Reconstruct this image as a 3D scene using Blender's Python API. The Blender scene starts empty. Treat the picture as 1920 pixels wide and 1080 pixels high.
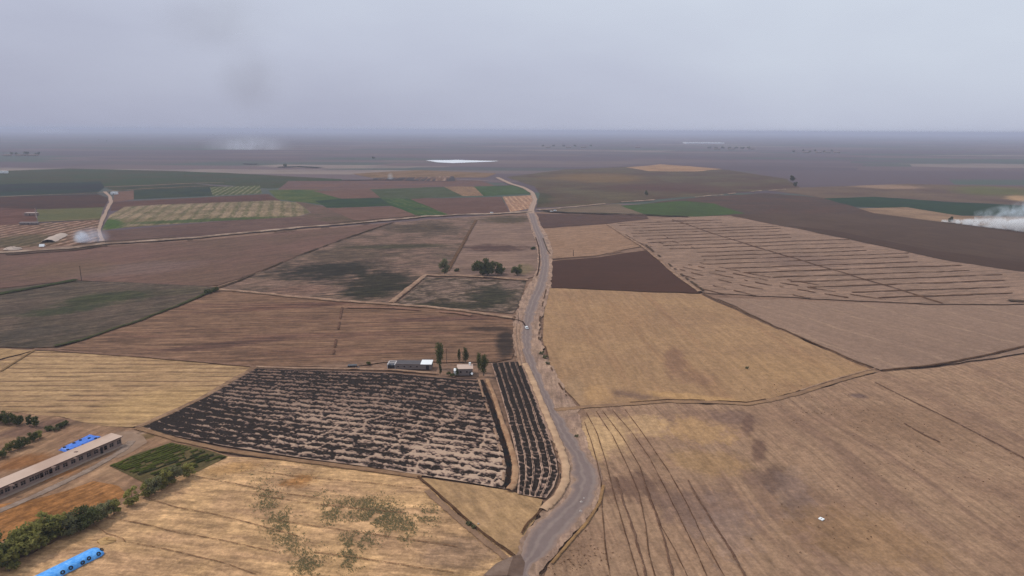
import bpy, math, random
import numpy as np
from mathutils import Vector, Matrix
from mathutils.geometry import tessellate_polygon

# ------------------------------------------------------------------ camera
SC = bpy.context.scene
COL = SC.collection
random.seed(7)
H = 120.0                      # flying height in metres
FPX = 1300.0                   # focal length in pixels of a 1920 wide frame
PITCH = math.radians(12.80)
ROLL = math.radians(0.28)
cam_d = bpy.data.cameras.new('camera')
cam = bpy.data.objects.new('camera', cam_d)
COL.objects.link(cam)
CAMR = Matrix.Rotation(math.pi / 2 - PITCH, 3, 'X') @ Matrix.Rotation(ROLL, 3, 'Z')
cam.matrix_world = Matrix.Translation((0, 0, H)) @ CAMR.to_4x4()
cam_d.sensor_width = 36.0
cam_d.lens = FPX / 1920 * 36
cam_d.clip_start = 0.5
cam_d.clip_end = 200000
SC.camera = cam

# ------------------------------------------------------------------ sky, sun, exposure
SUN_EL, SUN_AZ = math.radians(54), math.radians(-72)     # azimuth from +Y (view direction) towards +X
w = bpy.data.worlds.new('World')
SC.world = w
w.use_nodes = True
wn = w.node_tree
wn.nodes.clear()
def wnode(t, **k):
    n = wn.nodes.new(t)
    for a, b in k.items():
        setattr(n, a, b)
    return n
sky = wnode('ShaderNodeTexSky', sky_type='NISHITA', sun_disc=False)
sky.sun_elevation = SUN_EL
sky.sun_rotation = SUN_AZ
sky.dust_density = 4.0
bg1 = wnode('ShaderNodeBackground')
bg1.inputs[1].default_value = 0.08
wn.links.new(sky.outputs[0], bg1.inputs[0])
tc = wnode('ShaderNodeTexCoord')
sep = wnode('ShaderNodeSeparateXYZ')
wn.links.new(tc.outputs['Generated'], sep.inputs[0])
nz = wnode('ShaderNodeTexNoise')
nz.inputs['Scale'].default_value = 2.2
nz.inputs['Detail'].default_value = 5
nz.inputs['Roughness'].default_value = 0.5
mp = wnode('ShaderNodeMapping')
mp.inputs['Scale'].default_value = (1.0, 1.0, 3.0)
wn.links.new(tc.outputs['Generated'], mp.inputs[0])
wn.links.new(mp.outputs[0], nz.inputs['Vector'])
ad = wnode('ShaderNodeMath', operation='MULTIPLY_ADD')
wn.links.new(nz.outputs['Fac'], ad.inputs[0])
ad.inputs[1].default_value = 0.30
wn.links.new(sep.outputs['Z'], ad.inputs[2])
ad2 = wnode('ShaderNodeMath', operation='MULTIPLY_ADD')     # slightly thinner cloud towards +X
wn.links.new(sep.outputs['X'], ad2.inputs[0])
ad2.inputs[1].default_value = 0.20
wn.links.new(ad.outputs[0], ad2.inputs[2])
rp = wnode('ShaderNodeValToRGB')
rp.color_ramp.elements[0].position = 0.04
rp.color_ramp.elements[0].color = (0.41, 0.43, 0.56, 1)
rp.color_ramp.elements[1].position = 0.50
rp.color_ramp.elements[1].color = (0.72, 0.79, 0.885, 1)
e = rp.color_ramp.elements.new(0.22)
e.color = (0.535, 0.57, 0.70, 1)
wn.links.new(ad2.outputs[0], rp.inputs[0])
bg2 = wnode('ShaderNodeBackground')
bg2.inputs[1].default_value = 1.0
wn.links.new(rp.outputs[0], bg2.inputs[0])
mxs = wnode('ShaderNodeMixShader')
mxs.inputs[0].default_value = 0.93
wn.links.new(bg1.outputs[0], mxs.inputs[1])
wn.links.new(bg2.outputs[0], mxs.inputs[2])
wo = wnode('ShaderNodeOutputWorld')
wn.links.new(mxs.outputs[0], wo.inputs[0])

sun_d = bpy.data.lights.new('sun', 'SUN')
sun_d.energy = 2.0
sun_d.angle = math.radians(3.0)
sun_d.color = (1.0, 0.94, 0.86)
sun = bpy.data.objects.new('sun', sun_d)
COL.objects.link(sun)
sdir = Vector((math.sin(SUN_AZ) * math.cos(SUN_EL), math.cos(SUN_AZ) * math.cos(SUN_EL), math.sin(SUN_EL)))
sun.rotation_euler = sdir.to_track_quat('Z', 'Y').to_euler()
sun.location = (0, 0, 300)

SC.view_settings.view_transform = 'Standard'
SC.view_settings.look = 'None'
SC.view_settings.exposure = 0.0
SC.view_settings.gamma = 1.0
SC.view_settings.use_curve_mapping = False
SC.render.engine = 'CYCLES'
SC.cycles.use_denoising = True
SC.cycles.denoiser = 'OPENIMAGEDENOISE'
SC.cycles.denoising_prefilter = 'NONE'        # keeps the grain of the soil
SC.cycles.max_bounces = 6
SC.cycles.volume_bounces = 3
SC.cycles.transparent_max_bounces = 24

SIGMA = 1.1e-4                                   # haze extinction per metre
AIR = np.array((0.31, 0.335, 0.44))               # colour the far haze tends to (linear)
KILL = np.array((1.09, 1.11, 1.20))               # radiance of a white ground under this light

# ------------------------------------------------------------------ helpers
def ray(px, py):
    return CAMR @ Vector(((px - 960) / FPX, (540 - py) / FPX, -1.0))
def at(px, py, z=0.0):
    d = ray(px, py)
    t = (z - H) / d.z
    return Vector((d.x * t, d.y * t, z))
def proj(p):
    q = CAMR.transposed() @ (Vector(p) - Vector((0, 0, H)))
    return 960 + q.x / -q.z * FPX, 540 - q.y / -q.z * FPX
def s2l(c):
    c = np.array(c, float) / 255.0
    return np.where(c <= 0.04045, c / 12.92, ((c + 0.055) / 1.055) ** 2.4)
def soil(px, py, rgb):
    """surface colour of something that shows as rgb at that place, the air between taken out"""
    p = at(px, py)
    d = math.sqrt(p.x ** 2 + p.y ** 2 + H * H)
    T = math.exp(-SIGMA * d)
    c = (s2l(np.array(rgb) * np.array((.93, .915, .92))) - AIR * (1 - T)) / T / KILL
    return tuple(np.clip(c, 0.006, 0.85)) + (1.0,)
def lin(rgb):
    return tuple(np.clip(s2l(np.array(rgb) * np.array((.95, .94, .96))) / KILL, 0.005, 0.9)) + (1.0,)

def tag(o, label=None, cat=None, group=None, kind=None):
    if label: o['label'] = label
    if cat: o['category'] = cat
    if group: o['group'] = group
    if kind: o['kind'] = kind
    return o
def link(name, me, mat=None, parent=None):
    o = bpy.data.objects.new(name, me)
    COL.objects.link(o)
    if mat is not None and not me.materials:
        me.materials.append(mat)
    if parent is not None:
        o.parent = parent
    return o
def empty(name, loc, rz=0.0, s=1.0):
    o = bpy.data.objects.new(name, None)
    o.empty_display_size = 0.5
    COL.objects.link(o)
    o.location = loc
    o.rotation_euler = (0, 0, rz)
    o.scale = (s, s, s)
    return o
def copy_tree(o, parent=None):
    c = o.copy()
    COL.objects.link(c)
    c.parent = parent
    for ch in list(o.children):
        copy_tree(ch, c)
    return c

class MB:
    def __init__(s):
        s.v, s.f = [], []
    def quad(s, a, b, c, d):
        n = len(s.v); s.v += [a, b, c, d]; s.f.append((n, n + 1, n + 2, n + 3)); return s
    def box(s, c, d, rz=0.0, taper=1.0, rx=0.0):
        n = len(s.v)
        M = Matrix.Rotation(rz, 3, 'Z') @ Matrix.Rotation(rx, 3, 'X')
        for z in (-0.5, 0.5):
            k = taper if z > 0 else 1.0
            for x, y in ((-0.5, -0.5), (0.5, -0.5), (0.5, 0.5), (-0.5, 0.5)):
                p = M @ Vector((x * d[0] * k, y * d[1] * k, z * d[2]))
                s.v.append((p.x + c[0], p.y + c[1], p.z + c[2]))
        for q in ((3, 2, 1, 0), (4, 5, 6, 7), (0, 1, 5, 4), (1, 2, 6, 5), (2, 3, 7, 6), (3, 0, 4, 7)):
            s.f.append(tuple(n + i for i in q))
        return s
    def tube(s, pts, rad, k=7, cap=True):
        n0 = len(s.v)
        for i, p in enumerate(pts):
            p = Vector(p)
            a = Vector(pts[max(0, i - 1)]); b = Vector(pts[min(len(pts) - 1, i + 1)])
            t = (b - a).normalized()
            u = t.cross(Vector((0.31, 0.95, 0.05))).normalized()
            v = t.cross(u)
            r = rad[i] if hasattr(rad, '__len__') else rad
            for j in range(k):
                an = 2 * math.pi * j / k
                q = p + u * (math.cos(an) * r) + v * (math.sin(an) * r)
                s.v.append(tuple(q))
        for i in range(len(pts) - 1):
            for j in range(k):
                a = n0 + i * k + j; b = n0 + i * k + (j + 1) % k
                s.f.append((a, b, b + k, a + k))
        if cap:
            s.f.append(tuple(n0 + j for j in range(k))[::-1])
            s.f.append(tuple(n0 + (len(pts) - 1) * k + j for j in range(k)))
        return s
    def mesh(s, name, smooth=False):
        me = bpy.data.meshes.new(name)
        me.from_pydata([tuple(p) for p in s.v], [], s.f)
        if smooth:
            me.polygons.foreach_set('use_smooth', [True] * len(me.polygons))
        me.update()
        return me
    def build(s, name, mat, parent=None, smooth=False):
        return link(name, s.mesh(name, smooth), mat, parent)

# numpy value noise
_T = np.random.RandomState(3).rand(256, 256)
def vn(x, y, sd=0):
    x = np.asarray(x, float) + sd * 17.31; y = np.asarray(y, float) + sd * 9.77
    xi = np.floor(x).astype(int); yi = np.floor(y).astype(int)
    fx = x - xi; fy = y - yi
    fx = fx * fx * (3 - 2 * fx); fy = fy * fy * (3 - 2 * fy)
    g = lambda a, b: _T[a & 255, b & 255]
    return (g(xi, yi) * (1 - fx) + g(xi + 1, yi) * fx) * (1 - fy) + (g(xi, yi + 1) * (1 - fx) + g(xi + 1, yi + 1) * fx) * fy
def fbm(x, y, o=3, sd=0):
    r, a, t = 0, 1.0, 0
    for i in range(o):
        r = r + a * vn(x * 2 ** i, y * 2 ** i, sd + i); t += a; a *= 0.55
    return r / t
def sstep(a, b, x):
    t = np.clip((x - a) / (b - a), 0, 1)
    return t * t * (3 - 2 * t)

# ------------------------------------------------------------------ materials
class NT:
    def __init__(s, name):
        s.m = bpy.data.materials.new(name)
        s.m.use_nodes = True
        s.t = s.m.node_tree
        s.t.nodes.clear()
        s.out = s.t.nodes.new('ShaderNodeOutputMaterial')
    def n(s, typ, ins=None, **props):
        nd = s.t.nodes.new(typ)
        for a, b in props.items():
            setattr(nd, a, b)
        for k, v in (ins or {}).items():
            s.put(nd.inputs[k], v)
        return nd
    def put(s, sock, v):
        if hasattr(v, 'is_output') or isinstance(v, bpy.types.NodeSocket):
            s.t.links.new(v, sock)
        else:
            sock.default_value = v
    def math(s, op, a, b=0.0, c=0.0, clamp=False):
        nd = s.n('ShaderNodeMath', {0: a, 1: b, 2: c}, operation=op)
        nd.use_clamp = clamp
        return nd.outputs[0]
    def pos(s):
        return s.n('ShaderNodeNewGeometry').outputs['Position']
    def dot(s, v, c):
        return s.n('ShaderNodeVectorMath', {0: v, 1: c}, operation='DOT_PRODUCT').outputs['Value']
    def comb(s, x, y, z=0.0):
        return s.n('ShaderNodeCombineXYZ', {0: x, 1: y, 2: z}).outputs[0]
    def noise(s, vec, scale=1.0, detail=3.0, rough=0.5, dist=0.0):
        return s.n('ShaderNodeTexNoise', {'Vector': vec, 'Scale': scale, 'Detail': detail, 'Roughness': rough, 'Distortion': dist}).outputs['Fac']
    def ramp(s, x, lo, hi, a=0.0, b=1.0):
        return s.n('ShaderNodeMapRange', {0: x, 1: lo, 2: hi, 3: a, 4: b}, interpolation_type='SMOOTHSTEP').outputs[0]
    def mix(s, f, a, b, blend='MIX'):
        nd = s.n('ShaderNodeMix', data_type='RGBA', blend_type=blend)
        s.put(nd.inputs[0], f); s.put(nd.inputs[6], a); s.put(nd.inputs[7], b)
        return nd.outputs[2]
    def scalecol(s, c, f):
        nd = s.n('ShaderNodeVectorMath', {0: c}, operation='SCALE')
        s.put(nd.inputs[3], f)
        return nd.outputs[0]
    def attr(s, name):
        return s.n('ShaderNodeAttribute', attribute_name=name).outputs['Fac']
    def surf(s, col, rough=0.95, bump=None, bs=0.5, bd=0.2, spec=0.1, **kw):
        b = s.n('ShaderNodeBsdfPrincipled', {'Base Color': col, 'Roughness': rough, 'Specular IOR Level': spec})
        for k, v in kw.items():
            s.put(b.inputs[k], v)
        if bump is not None:
            bp = s.n('ShaderNodeBump', {'Height': bump, 'Strength': bs, 'Distance': bd})
            s.t.links.new(bp.outputs[0], b.inputs['Normal'])
        s.t.links.new(b.outputs[0], s.out.inputs['Surface'])
        return s.m

def field_mat(name, base, alt, ang=0.0, wisp=(40, 3), streak=0.35, patch=60.0, speck=0.18, rows=None, spots=(), alt_amt=1.0, third=None, wob=0.0, mid=0.22):
    """soil or stubble: tone patches, streaks along the working direction, clod speckle, optional crop lines, placed stains and painted sunlit tones"""
    t = NT(name)
    P = t.pos()
    ca, sa = math.cos(ang), math.sin(ang)
    if wob:
        wn_ = t.noise(P, 1 / 90.0, 1.0)
        v0 = t.dot(P, (-sa, ca, 0))
        V = t.math('MULTIPLY_ADD', wn_, wob, v0)
    else:
        V = t.dot(P, (-sa, ca, 0))
    U = t.dot(P, (ca, sa, 0))
    UV = t.comb(U, V)
    big = t.noise(UV, 1 / patch, 4.0, 0.6, 0.6)
    c = t.mix(t.ramp(big, 0.36, 0.66, 0.0, alt_amt), base, alt)
    st = t.noise(t.comb(t.math('MULTIPLY', U, 1 / wisp[0]), t.math('MULTIPLY', V, 1 / wisp[1])), 1.0, 4.0, 0.65)
    st2 = t.noise(t.comb(t.math('MULTIPLY', U, 1 / (wisp[0] * 3)), t.math('MULTIPLY', V, 1 / (wisp[1] * 4))), 1.0, 3.0, 0.55)
    if third is not None:
        c = t.mix(t.ramp(st2, 0.50, 0.68, 0.0, 0.75), c, third)
    fn = t.noise(P, 0.9, 4.0, 0.75)
    md = t.noise(t.comb(t.math('MULTIPLY', U, 1 / 13.0), t.math('MULTIPLY', V, 1 / 4.0)), 1.0, 5.0, 0.7, 0.3)
    if rows:
        sp, rc, amt, duty = rows
        ph = t.math('MULTIPLY_ADD', t.noise(UV, 1 / 18.0, 2.0), .4, t.math('MULTIPLY', V, 1 / sp))
        tri = t.math('PINGPONG', ph, 0.5)
        ln = t.ramp(tri, duty, duty * 0.35)
        brk = t.ramp(t.noise(t.comb(t.math('MULTIPLY', U, 1 / 14.0), t.math('MULTIPLY', V, 1 / 6.0)), 1.0, 3.0, 0.7), 0.36, 0.56)
        c = t.mix(t.math('MULTIPLY', t.math('MULTIPLY', ln, brk), amt), c, rc)
    for (cx, cy, rx, ry, rot, sc, amt, rag) in spots:
        q = t.n('ShaderNodeVectorMath', {0: P, 1: (cx, cy, 0)}, operation='SUBTRACT').outputs[0]
        cr, sr = math.cos(rot), math.sin(rot)
        a_ = t.math('MULTIPLY', t.dot(q, (cr, sr, 0)), 1 / rx)
        b_ = t.math('MULTIPLY', t.dot(q, (-sr, cr, 0)), 1 / ry)
        L = t.math('SQRT', t.math('ADD', t.math('MULTIPLY', a_, a_), t.math('MULTIPLY', b_, b_)))
        nn = t.math('ADD', t.math('MULTIPLY_ADD', st, rag * 1.2, -0.6 * rag), t.math('MULTIPLY_ADD', t.noise(UV, 1 / max(6.0, ry * 0.35), 4.0, 0.65), rag * 2.2, -1.1 * rag))
        mk = t.ramp(t.math('ADD', L, nn), 1.15, 0.45, 0.0, amt)
        c = t.mix(mk, c, sc)
    k = t.math('MULTIPLY_ADD', t.ramp(st, .30, .70), streak * 1.15, 1.0 - streak * 0.575)
    gr = t.noise(P, 0.28, 4.0, 0.7)
    k = t.math('MULTIPLY', k, t.math('MULTIPLY_ADD', t.ramp(fn, .28, .72), speck * 1.7, 1 - speck * .85))
    k = t.math('MULTIPLY', k, t.math('MULTIPLY_ADD', t.ramp(gr, .32, .68), speck * 1.1, 1 - speck * .55))
    k = t.math('MULTIPLY', k, t.math('MULTIPLY_ADD', st2, streak * 0.7, 1 - streak * 0.35))
    k = t.math('MULTIPLY', k, t.math('MULTIPLY_ADD', t.ramp(md, .3, .7), mid * 2, 1 - mid))
    c = t.scalecol(c, k)
    hgt = t.math('ADD', t.math('MULTIPLY', fn, 0.5), t.math('MULTIPLY', st, 0.6))
    return t.surf(c, 0.95, hgt, 0.5, 0.35)

def plain_mat(name, col, vary=0.15, scale=1.0, rough=0.9, bump=0.0, spec=0.2, dirt=None):
    t = NT(name)
    P = t.n('ShaderNodeTexCoord').outputs['Object']
    n1 = t.noise(P, scale, 4.0, 0.65)
    n2 = t.noise(P, scale * 0.17, 3.0, 0.55)
    c = col
    if dirt is not None:
        c = t.mix(t.ramp(n2, 0.48, 0.7, 0, 0.8), col, dirt)
    c = t.scalecol(t.mix(0.0, c, c), t.math('MULTIPLY_ADD', n1, vary * 2, 1 - vary))
    return t.surf(c, rough, n1 if bump else None, bump, 0.1, spec)

def leaf_mat(name, c1, c2, c3):
    t = NT(name)
    P = t.n('ShaderNodeTexCoord').outputs['Object']
    n1 = t.noise(P, 0.9, 3.0, 0.6)
    n2 = t.noise(P, 5.0, 2.0, 0.6)
    oi = t.n('ShaderNodeObjectInfo').outputs['Random']
    c = t.mix(t.ramp(n1, 0.35, 0.65), c1, c2)
    c = t.mix(t.ramp(n2, 0.5, 0.75, 0, 0.7), c, c3)
    c = t.scalecol(c, t.math('MULTIPLY_ADD', oi, 0.45, 0.78))
    d = t.n('ShaderNodeBsdfDiffuse', {'Color': c})
    tr = t.n('ShaderNodeBsdfTranslucent', {'Color': c})
    mx = t.n('ShaderNodeMixShader', {0: 0.42, 1: d.outputs[0], 2: tr.outputs[0]})
    t.t.links.new(mx.outputs[0], t.out.inputs['Surface'])
    return t.m

# ------------------------------------------------------------------ ground sheets
def angle(p, q):
    a, b = at(*p), at(*q)
    return math.atan2(b.y - a.y, b.x - a.x)
def subdiv(pts, closed, jit, seg=None):
    out = []
    n = len(pts)
    for i in range(n if closed else n - 1):
        a, b = pts[i], pts[(i + 1) % n]
        L = (b - a).length
        d = (a.length + b.length) / 2
        s = seg or max(1.5, d * 0.006)
        k = max(1, min(160, int(L / s)))
        for j in range(k):
            out.append(a.lerp(b, j / k))
    if not closed:
        out.append(pts[-1])
    res = []
    for p in out:
        d = Vector((p.x, p.y, 0)).length
        jj = jit * max(0.5, d / 450.0)
        sc = max(4.0, d * 0.018)
        res.append(Vector((p.x + (float(fbm(p.x / sc, p.y / sc, 2, 5)) - 0.5) * 2 * jj, p.y + (float(fbm(p.x / sc, p.y / sc, 2, 9)) - 0.5) * 2 * jj, p.z)))
    return res
LAYER = [0]
def sheet(name, poly, mat, label, z=None, jit=1.5, cat='field'):
    LAYER[0] += 1
    z = (0.012 * LAYER[0] + 0.02) if z is None else z
    poly = [(-90 if p[0] <= 0 else 2020 if p[0] >= 1915 else p[0], p[1]) for p in poly]
    pts = subdiv([at(*p) for p in poly], True, jit)
    tris = tessellate_polygon([pts])
    me = bpy.data.meshes.new(name)
    vs = [(p.x, p.y, z) for p in pts]
    fs = []
    for a, b, c in tris:
        n = (pts[b] - pts[a]).cross(pts[c] - pts[a])
        fs.append((a, b, c) if n.z > 0 else (a, c, b))
    me.from_pydata(vs, [], fs)
    me.update()
    o = link(name, me, mat)
    return tag(o, label, cat, None, 'structure')
def centroid(poly):
    a = np.array([p for p in poly], float)
    a[:, 0] = np.clip(a[:, 0], 0, 1920); a[:, 1] = np.clip(a[:, 1], 0, 1080)
    return a.mean(0)
FIELDS = {}
def field(name, poly, base, alt, label, d=None, spots=(), rows=None, third=None, jit=1.5, key=None, ref=None, **kw):
    cx, cy = ref or centroid(poly)
    ang = angle(*d) if d else 0.0
    sp = []
    for (px, py, hx, hy, c, amt, rag) in spots:
        a = at(px, py)
        wx = (at(px + hx, py) - a).length
        wy = (at(px, py - hy) - at(px, py + hy)).length / 2
        rot = math.atan2(a.y, a.x) - math.pi / 2
        sp.append((a.x, a.y, wx, wy, rot, soil(px, py, c), amt, rag))
    if rows:
        rows = (rows[0], soil(cx, cy, rows[1]), rows[2], rows[3])
    m = field_mat(name + '_soil', soil(cx, cy, base), soil(cx, cy, alt), ang, rows=rows, spots=sp, third=soil(cx, cy, third) if third else None, **kw)
    o = sheet(name, poly, m, label, jit=jit)
    if key: FIELDS[key] = o
    return o

# base ground: dusty farmland to the horizon with a patchwork of distant fields
def ground_mat():
    t = NT('farmland_soil')
    P = t.pos()
    sh = t.n('ShaderNodeMapping', {'Vector': P, 'Rotation': (0, 0, math.radians(9)), 'Scale': (1 / 800.0, 1 / 240.0, 1)}).outputs[0]
    vo = t.n('ShaderNodeTexVoronoi', {'Vector': sh, 'Scale': 1.0, 'Randomness': 0.85}, distance='CHEBYCHEV')
    hue = t.n('ShaderNodeSeparateColor', {0: vo.outputs['Color']})
    r = t.n('ShaderNodeValToRGB')
    cr = r.color_ramp
    cr.interpolation = 'CONSTANT'
    cols = [(0, (.088, .060, .066)), (.22, (.115, .078, .076)), (.40, (.058, .068, .056)), (.52, (.075, .052, .06)), (.66, (.055, .072, .052)), (.74, (.13, .092, .082)), (.85, (.085, .068, .064)), (.95, (.20, .15, .125))]
    cr.elements[0].position = 0; cr.elements[0].color = cols[0][1] + (1,)
    cr.elements[1].position = cols[1][0]; cr.elements[1].color = cols[1][1] + (1,)
    for p_, c_ in cols[2:]:
        e_ = cr.elements.new(p_); e_.color = c_ + (1,)
    t.put(r.inputs[0], hue.outputs[0])
    n1 = t.noise(P, 1 / 240.0, 5.0, 0.6)
    n2 = t.noise(P, 1 / 2600.0, 4.0, 0.55)
    n3 = t.noise(P, 0.2, 4.0, 0.7)
    c = t.mix(t.ramp(n1, 0.44, 0.66, 0.0, 0.5), r.outputs[0], (.085, .060, .064, 1))
    c = t.mix(t.ramp(n2, 0.45, 0.62, 0.0, 0.4), c, (.082, .062, .07, 1))
    c = t.scalecol(c, t.math('MULTIPLY_ADD', n3, 0.4, 0.8))
    return t.surf(c, 0.95, n3, 0.4, 0.4)
gm = MB()
gx = [-60000, -8000, -2000, 0, 2000, 8000, 60000]
gy = [-6000, -600, 0, 600, 2500, 9000, 25000, 60000]
for y in gy:
    for x in gx:
        gm.v.append((x, y, 0.0))
for j in range(len(gy) - 1):
    for i in range(len(gx) - 1):
        a = j * len(gx) + i
        gm.f.append((a, a + 1, a + 1 + len(gx), a + len(gx)))
tag(gm.build('ground', ground_mat()), 'flat dusty plain of far brown and green fields up to the horizon', 'ground', None, 'structure')

# low hills on the far left horizon
hv = MB()
N = 60
for i in range(N + 1):
    x = -30000 + i * 380
    h_ = 76 * float(sstep(-30500, -25000, x)) * float(sstep(-8500, -17000, x)) * (0.55 + 0.9 * float(fbm(x / 2500.0, 3.3, 3, 4)))
    hv.v += [(x, 25500, -0.5), (x, 27000, h_), (x, 29500, -0.5)]
for i in range(N):
    a = i * 3
    hv.f += [(a, a + 3, a + 4, a + 1), (a + 1, a + 4, a + 5, a + 2)]
tag(hv.build('hills', plain_mat('hill_soil', (.12, .1, .09, 1), 0.2, 0.001), smooth=True), 'faint low hills on the horizon beyond the far plain', 'hills', None, 'structure')

# ------------------------------------------------------------------ the patchwork of fields
G = (70, 92, 64)
BR = (104, 86, 84)
field('dusty_soil', [(-300, 470), (200, 455), (640, 424), (1000, 398), (1500, 402), (2200, 470), (2600, 1120), (-700, 1120)], (138, 112, 98), (128, 104, 92), 'bare dusty soil between the fields', d=((300, 700), (900, 690)), wisp=(30, 4), ref=(900, 700), jit=0)
# upper left
field('grass_field', [(0, 324), (130, 316), (300, 320), (420, 324), (640, 336), (640, 347), (500, 354), (366, 343), (197, 350), (0, 347)], (84, 94, 86), (92, 92, 90), 'grey green grass field across the upper left plain', patch=160, d=((200, 340), (500, 340)), wisp=(200, 18), alt_amt=.8)
field('grass_field', [(0, 347), (120, 343), (190, 340), (196, 352), (184, 363), (0, 369)], (58, 77, 74), (66, 84, 74), 'dark teal green crop field at the left edge above the pale farm track', patch=120, d=((0, 358), (190, 352)), wisp=(160, 14), streak=.2)
field('grass_field', [(196, 352), (366, 344), (420, 350), (214, 358)], (76, 84, 72), (88, 90, 80), 'thin dark green strip between two pale tracks', d=((196, 355), (400, 347)))
field('ploughed_field', [(0, 371), (186, 364), (204, 372), (196, 390), (66, 393), (0, 386)], (84, 76, 78), (92, 78, 80), 'dark purple brown field left of the side track', d=((0, 380), (190, 376)), wisp=(120, 12))
field('ploughed_field', [(0, 386), (66, 392), (68, 421), (0, 428)], (110, 88, 88), (98, 78, 78), 'reddish bare field around the low white shed', d=((0, 405), (66, 402)), wisp=(90, 9))
field('grass_field', [(68, 393), (196, 389), (190, 412), (70, 417)], (99, 102, 84), (104, 103, 84), 'olive green field beside the side track', d=((70, 404), (190, 398)), wisp=(80, 8), streak=.2)
field('stony_field', [(0, 427), (70, 419), (188, 412), (184, 456), (100, 462), (0, 470)], (112, 88, 82), (98, 84, 76), 'brown field dotted with pale heaps beside the smoke', d=((20, 455), (150, 425)), wisp=(6, 5), streak=.6, speck=.3, rows=(13, (168, 142, 130), .9, .34), spots=[(40, 452, 75, 14, (90, 86, 74), .8, .5)])
field('ploughed_field', [(212, 360), (250, 357), (250, 374), (210, 379)], (122, 102, 100), (112, 94, 92), 'small pinkish bare patch by the white hut', d=((210, 370), (250, 366)))
field('grass_field', [(250, 357), (396, 351), (402, 367), (250, 374)], (68, 80, 70), (78, 86, 74), 'dark green field right of the white hut', d=((250, 365), (400, 358)), wisp=(100, 10))
field('striped_field', [(396, 351), (484, 348), (488, 363), (402, 367)], (98, 104, 88), (86, 96, 80), 'small pale striped crop field', d=((420, 366), (450, 349)), rows=(11, (140, 136, 122), .7, .3))
field('ploughed_field', [(210, 379), (402, 369), (500, 364), (526, 376), (300, 387), (206, 396)], (96, 80, 83), (104, 86, 86), 'brown strip behind the straw and green striped field', d=((210, 388), (500, 372)), wisp=(140, 10))
field('grass_field', [(500, 357), (580, 354), (640, 364), (640, 392), (590, 382), (560, 379), (520, 374)], (80, 95, 76), (96, 104, 82), 'green patch beyond the end of the striped field', d=((500, 360), (640, 380)))
field('striped_field', [(205, 404), (230, 388), (300, 384), (515, 376), (560, 380), (582, 399), (560, 407), (400, 415), (230, 427), (193, 433)], (148, 132, 116), (122, 112, 96), 'field of alternating straw and green stripes', d=((330, 408), (360, 384)), rows=(17, (96, 98, 80), .75, .30), patch=50, wisp=(60, 5), spots=[(210, 420, 26, 12, (80, 100, 66), 1, .4), (390, 413, 180, 4, (78, 92, 66), .9, .3)])
field('ploughed_field', [(194, 434), (400, 416), (580, 405), (660, 407), (660, 417), (560, 425), (400, 440), (196, 456)], (102, 85, 85), (110, 92, 90), 'brown strip between striped field and canal road', d=((200, 445), (600, 414)), wisp=(120, 7))
field('fallow_field', [(556, 378), (600, 386), (622, 392), (680, 412), (700, 417), (640, 421), (560, 409), (584, 399)], (112, 95, 92), (100, 90, 84), 'small dull brown corner at the right end of the striped field', d=((560, 400), (690, 412)), wisp=(60, 6))
# upper middle
field('ploughed_field', [(540, 340), (900, 338), (930, 350), (700, 356), (520, 356)], (112, 98, 103), (118, 100, 100), 'mauve fallow strip below the scorched bank', d=((540, 348), (920, 344)), wisp=(150, 15))
field('ploughed_field', [(586, 358), (694, 355), (716, 371), (640, 373)], (118, 98, 96), (110, 92, 92), 'bare brown plot between two green fields', d=((590, 365), (710, 362)))
field('grass_field', [(694, 355), (836, 350), (868, 368), (770, 373), (716, 371)], (90, 97, 90), (84, 92, 82), 'grey green field in the upper middle', d=((700, 362), (850, 358)), wisp=(110, 10))
field('stubble_field', [(830, 350), (890, 350), (908, 367), (868, 368)], (142, 120, 106), (128, 108, 100), 'small tan stubble plot beside the bright green field', d=((840, 352), (890, 367)))
field('grass_field', [(888, 350), (972, 347), (998, 363), (908, 368)], (86, 102, 87), (80, 94, 80), 'bright green field left of the road bend', d=((890, 358), (990, 354)), wisp=(80, 8), streak=.2)
field('grass_field', [(590, 377), (640, 373), (726, 371), (738, 386), (660, 389), (612, 390)], (60, 78, 63), (72, 86, 70), 'dark green field before the bare plot', d=((600, 383), (730, 376)), wisp=(90, 8), streak=.25)
field('ploughed_field', [(612, 391), (738, 387), (792, 409), (700, 416), (660, 412)], (112, 92, 89), (120, 98, 94), 'bare brown field above the canal road', d=((620, 400), (760, 392)), wisp=(120, 7))
field('grass_field', [(716, 371), (768, 373), (842, 403), (792, 409), (738, 387)], (66, 86, 66), (82, 98, 74), 'long green wedge running down to the canal road', d=((730, 375), (820, 405)), wisp=(90, 7), rows=(16, (110, 112, 90), .5, .2))
field('ploughed_field', [(768, 373), (942, 369), (956, 398), (842, 404)], (110, 91, 90), (104, 86, 86), 'purple brown field left of the pink striped plot', d=((780, 388), (950, 382)), wisp=(160, 9), streak=.2)
field('striped_field', [(944, 369), (1001, 366), (999, 390), (958, 398)], (162, 130, 114), (150, 122, 110), 'pinkish plot with pale stripes beside the crossroads', d=((952, 372), (972, 396)), rows=(9, (190, 160, 140), .7, .25), wisp=(50, 4))
field('fallow_field', [(1004, 390), (1012, 364), (1000, 350), (950, 332), (1060, 318), (1200, 312), (1360, 318), (1480, 336), (1500, 352), (1440, 357), (1280, 370), (1110, 385)], (106, 101, 95), (98, 88, 90), 'wide grey green fallow land right of the far road', d=((1020, 370), (1440, 352)), wisp=(180, 14), patch=170, spots=[(1120, 333, 110, 10, (126, 110, 98), .8, .5), (1250, 352, 140, 10, (100, 86, 90), .8, .5), (1010, 372, 30, 14, (78, 84, 76), .7, .5)])
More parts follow.
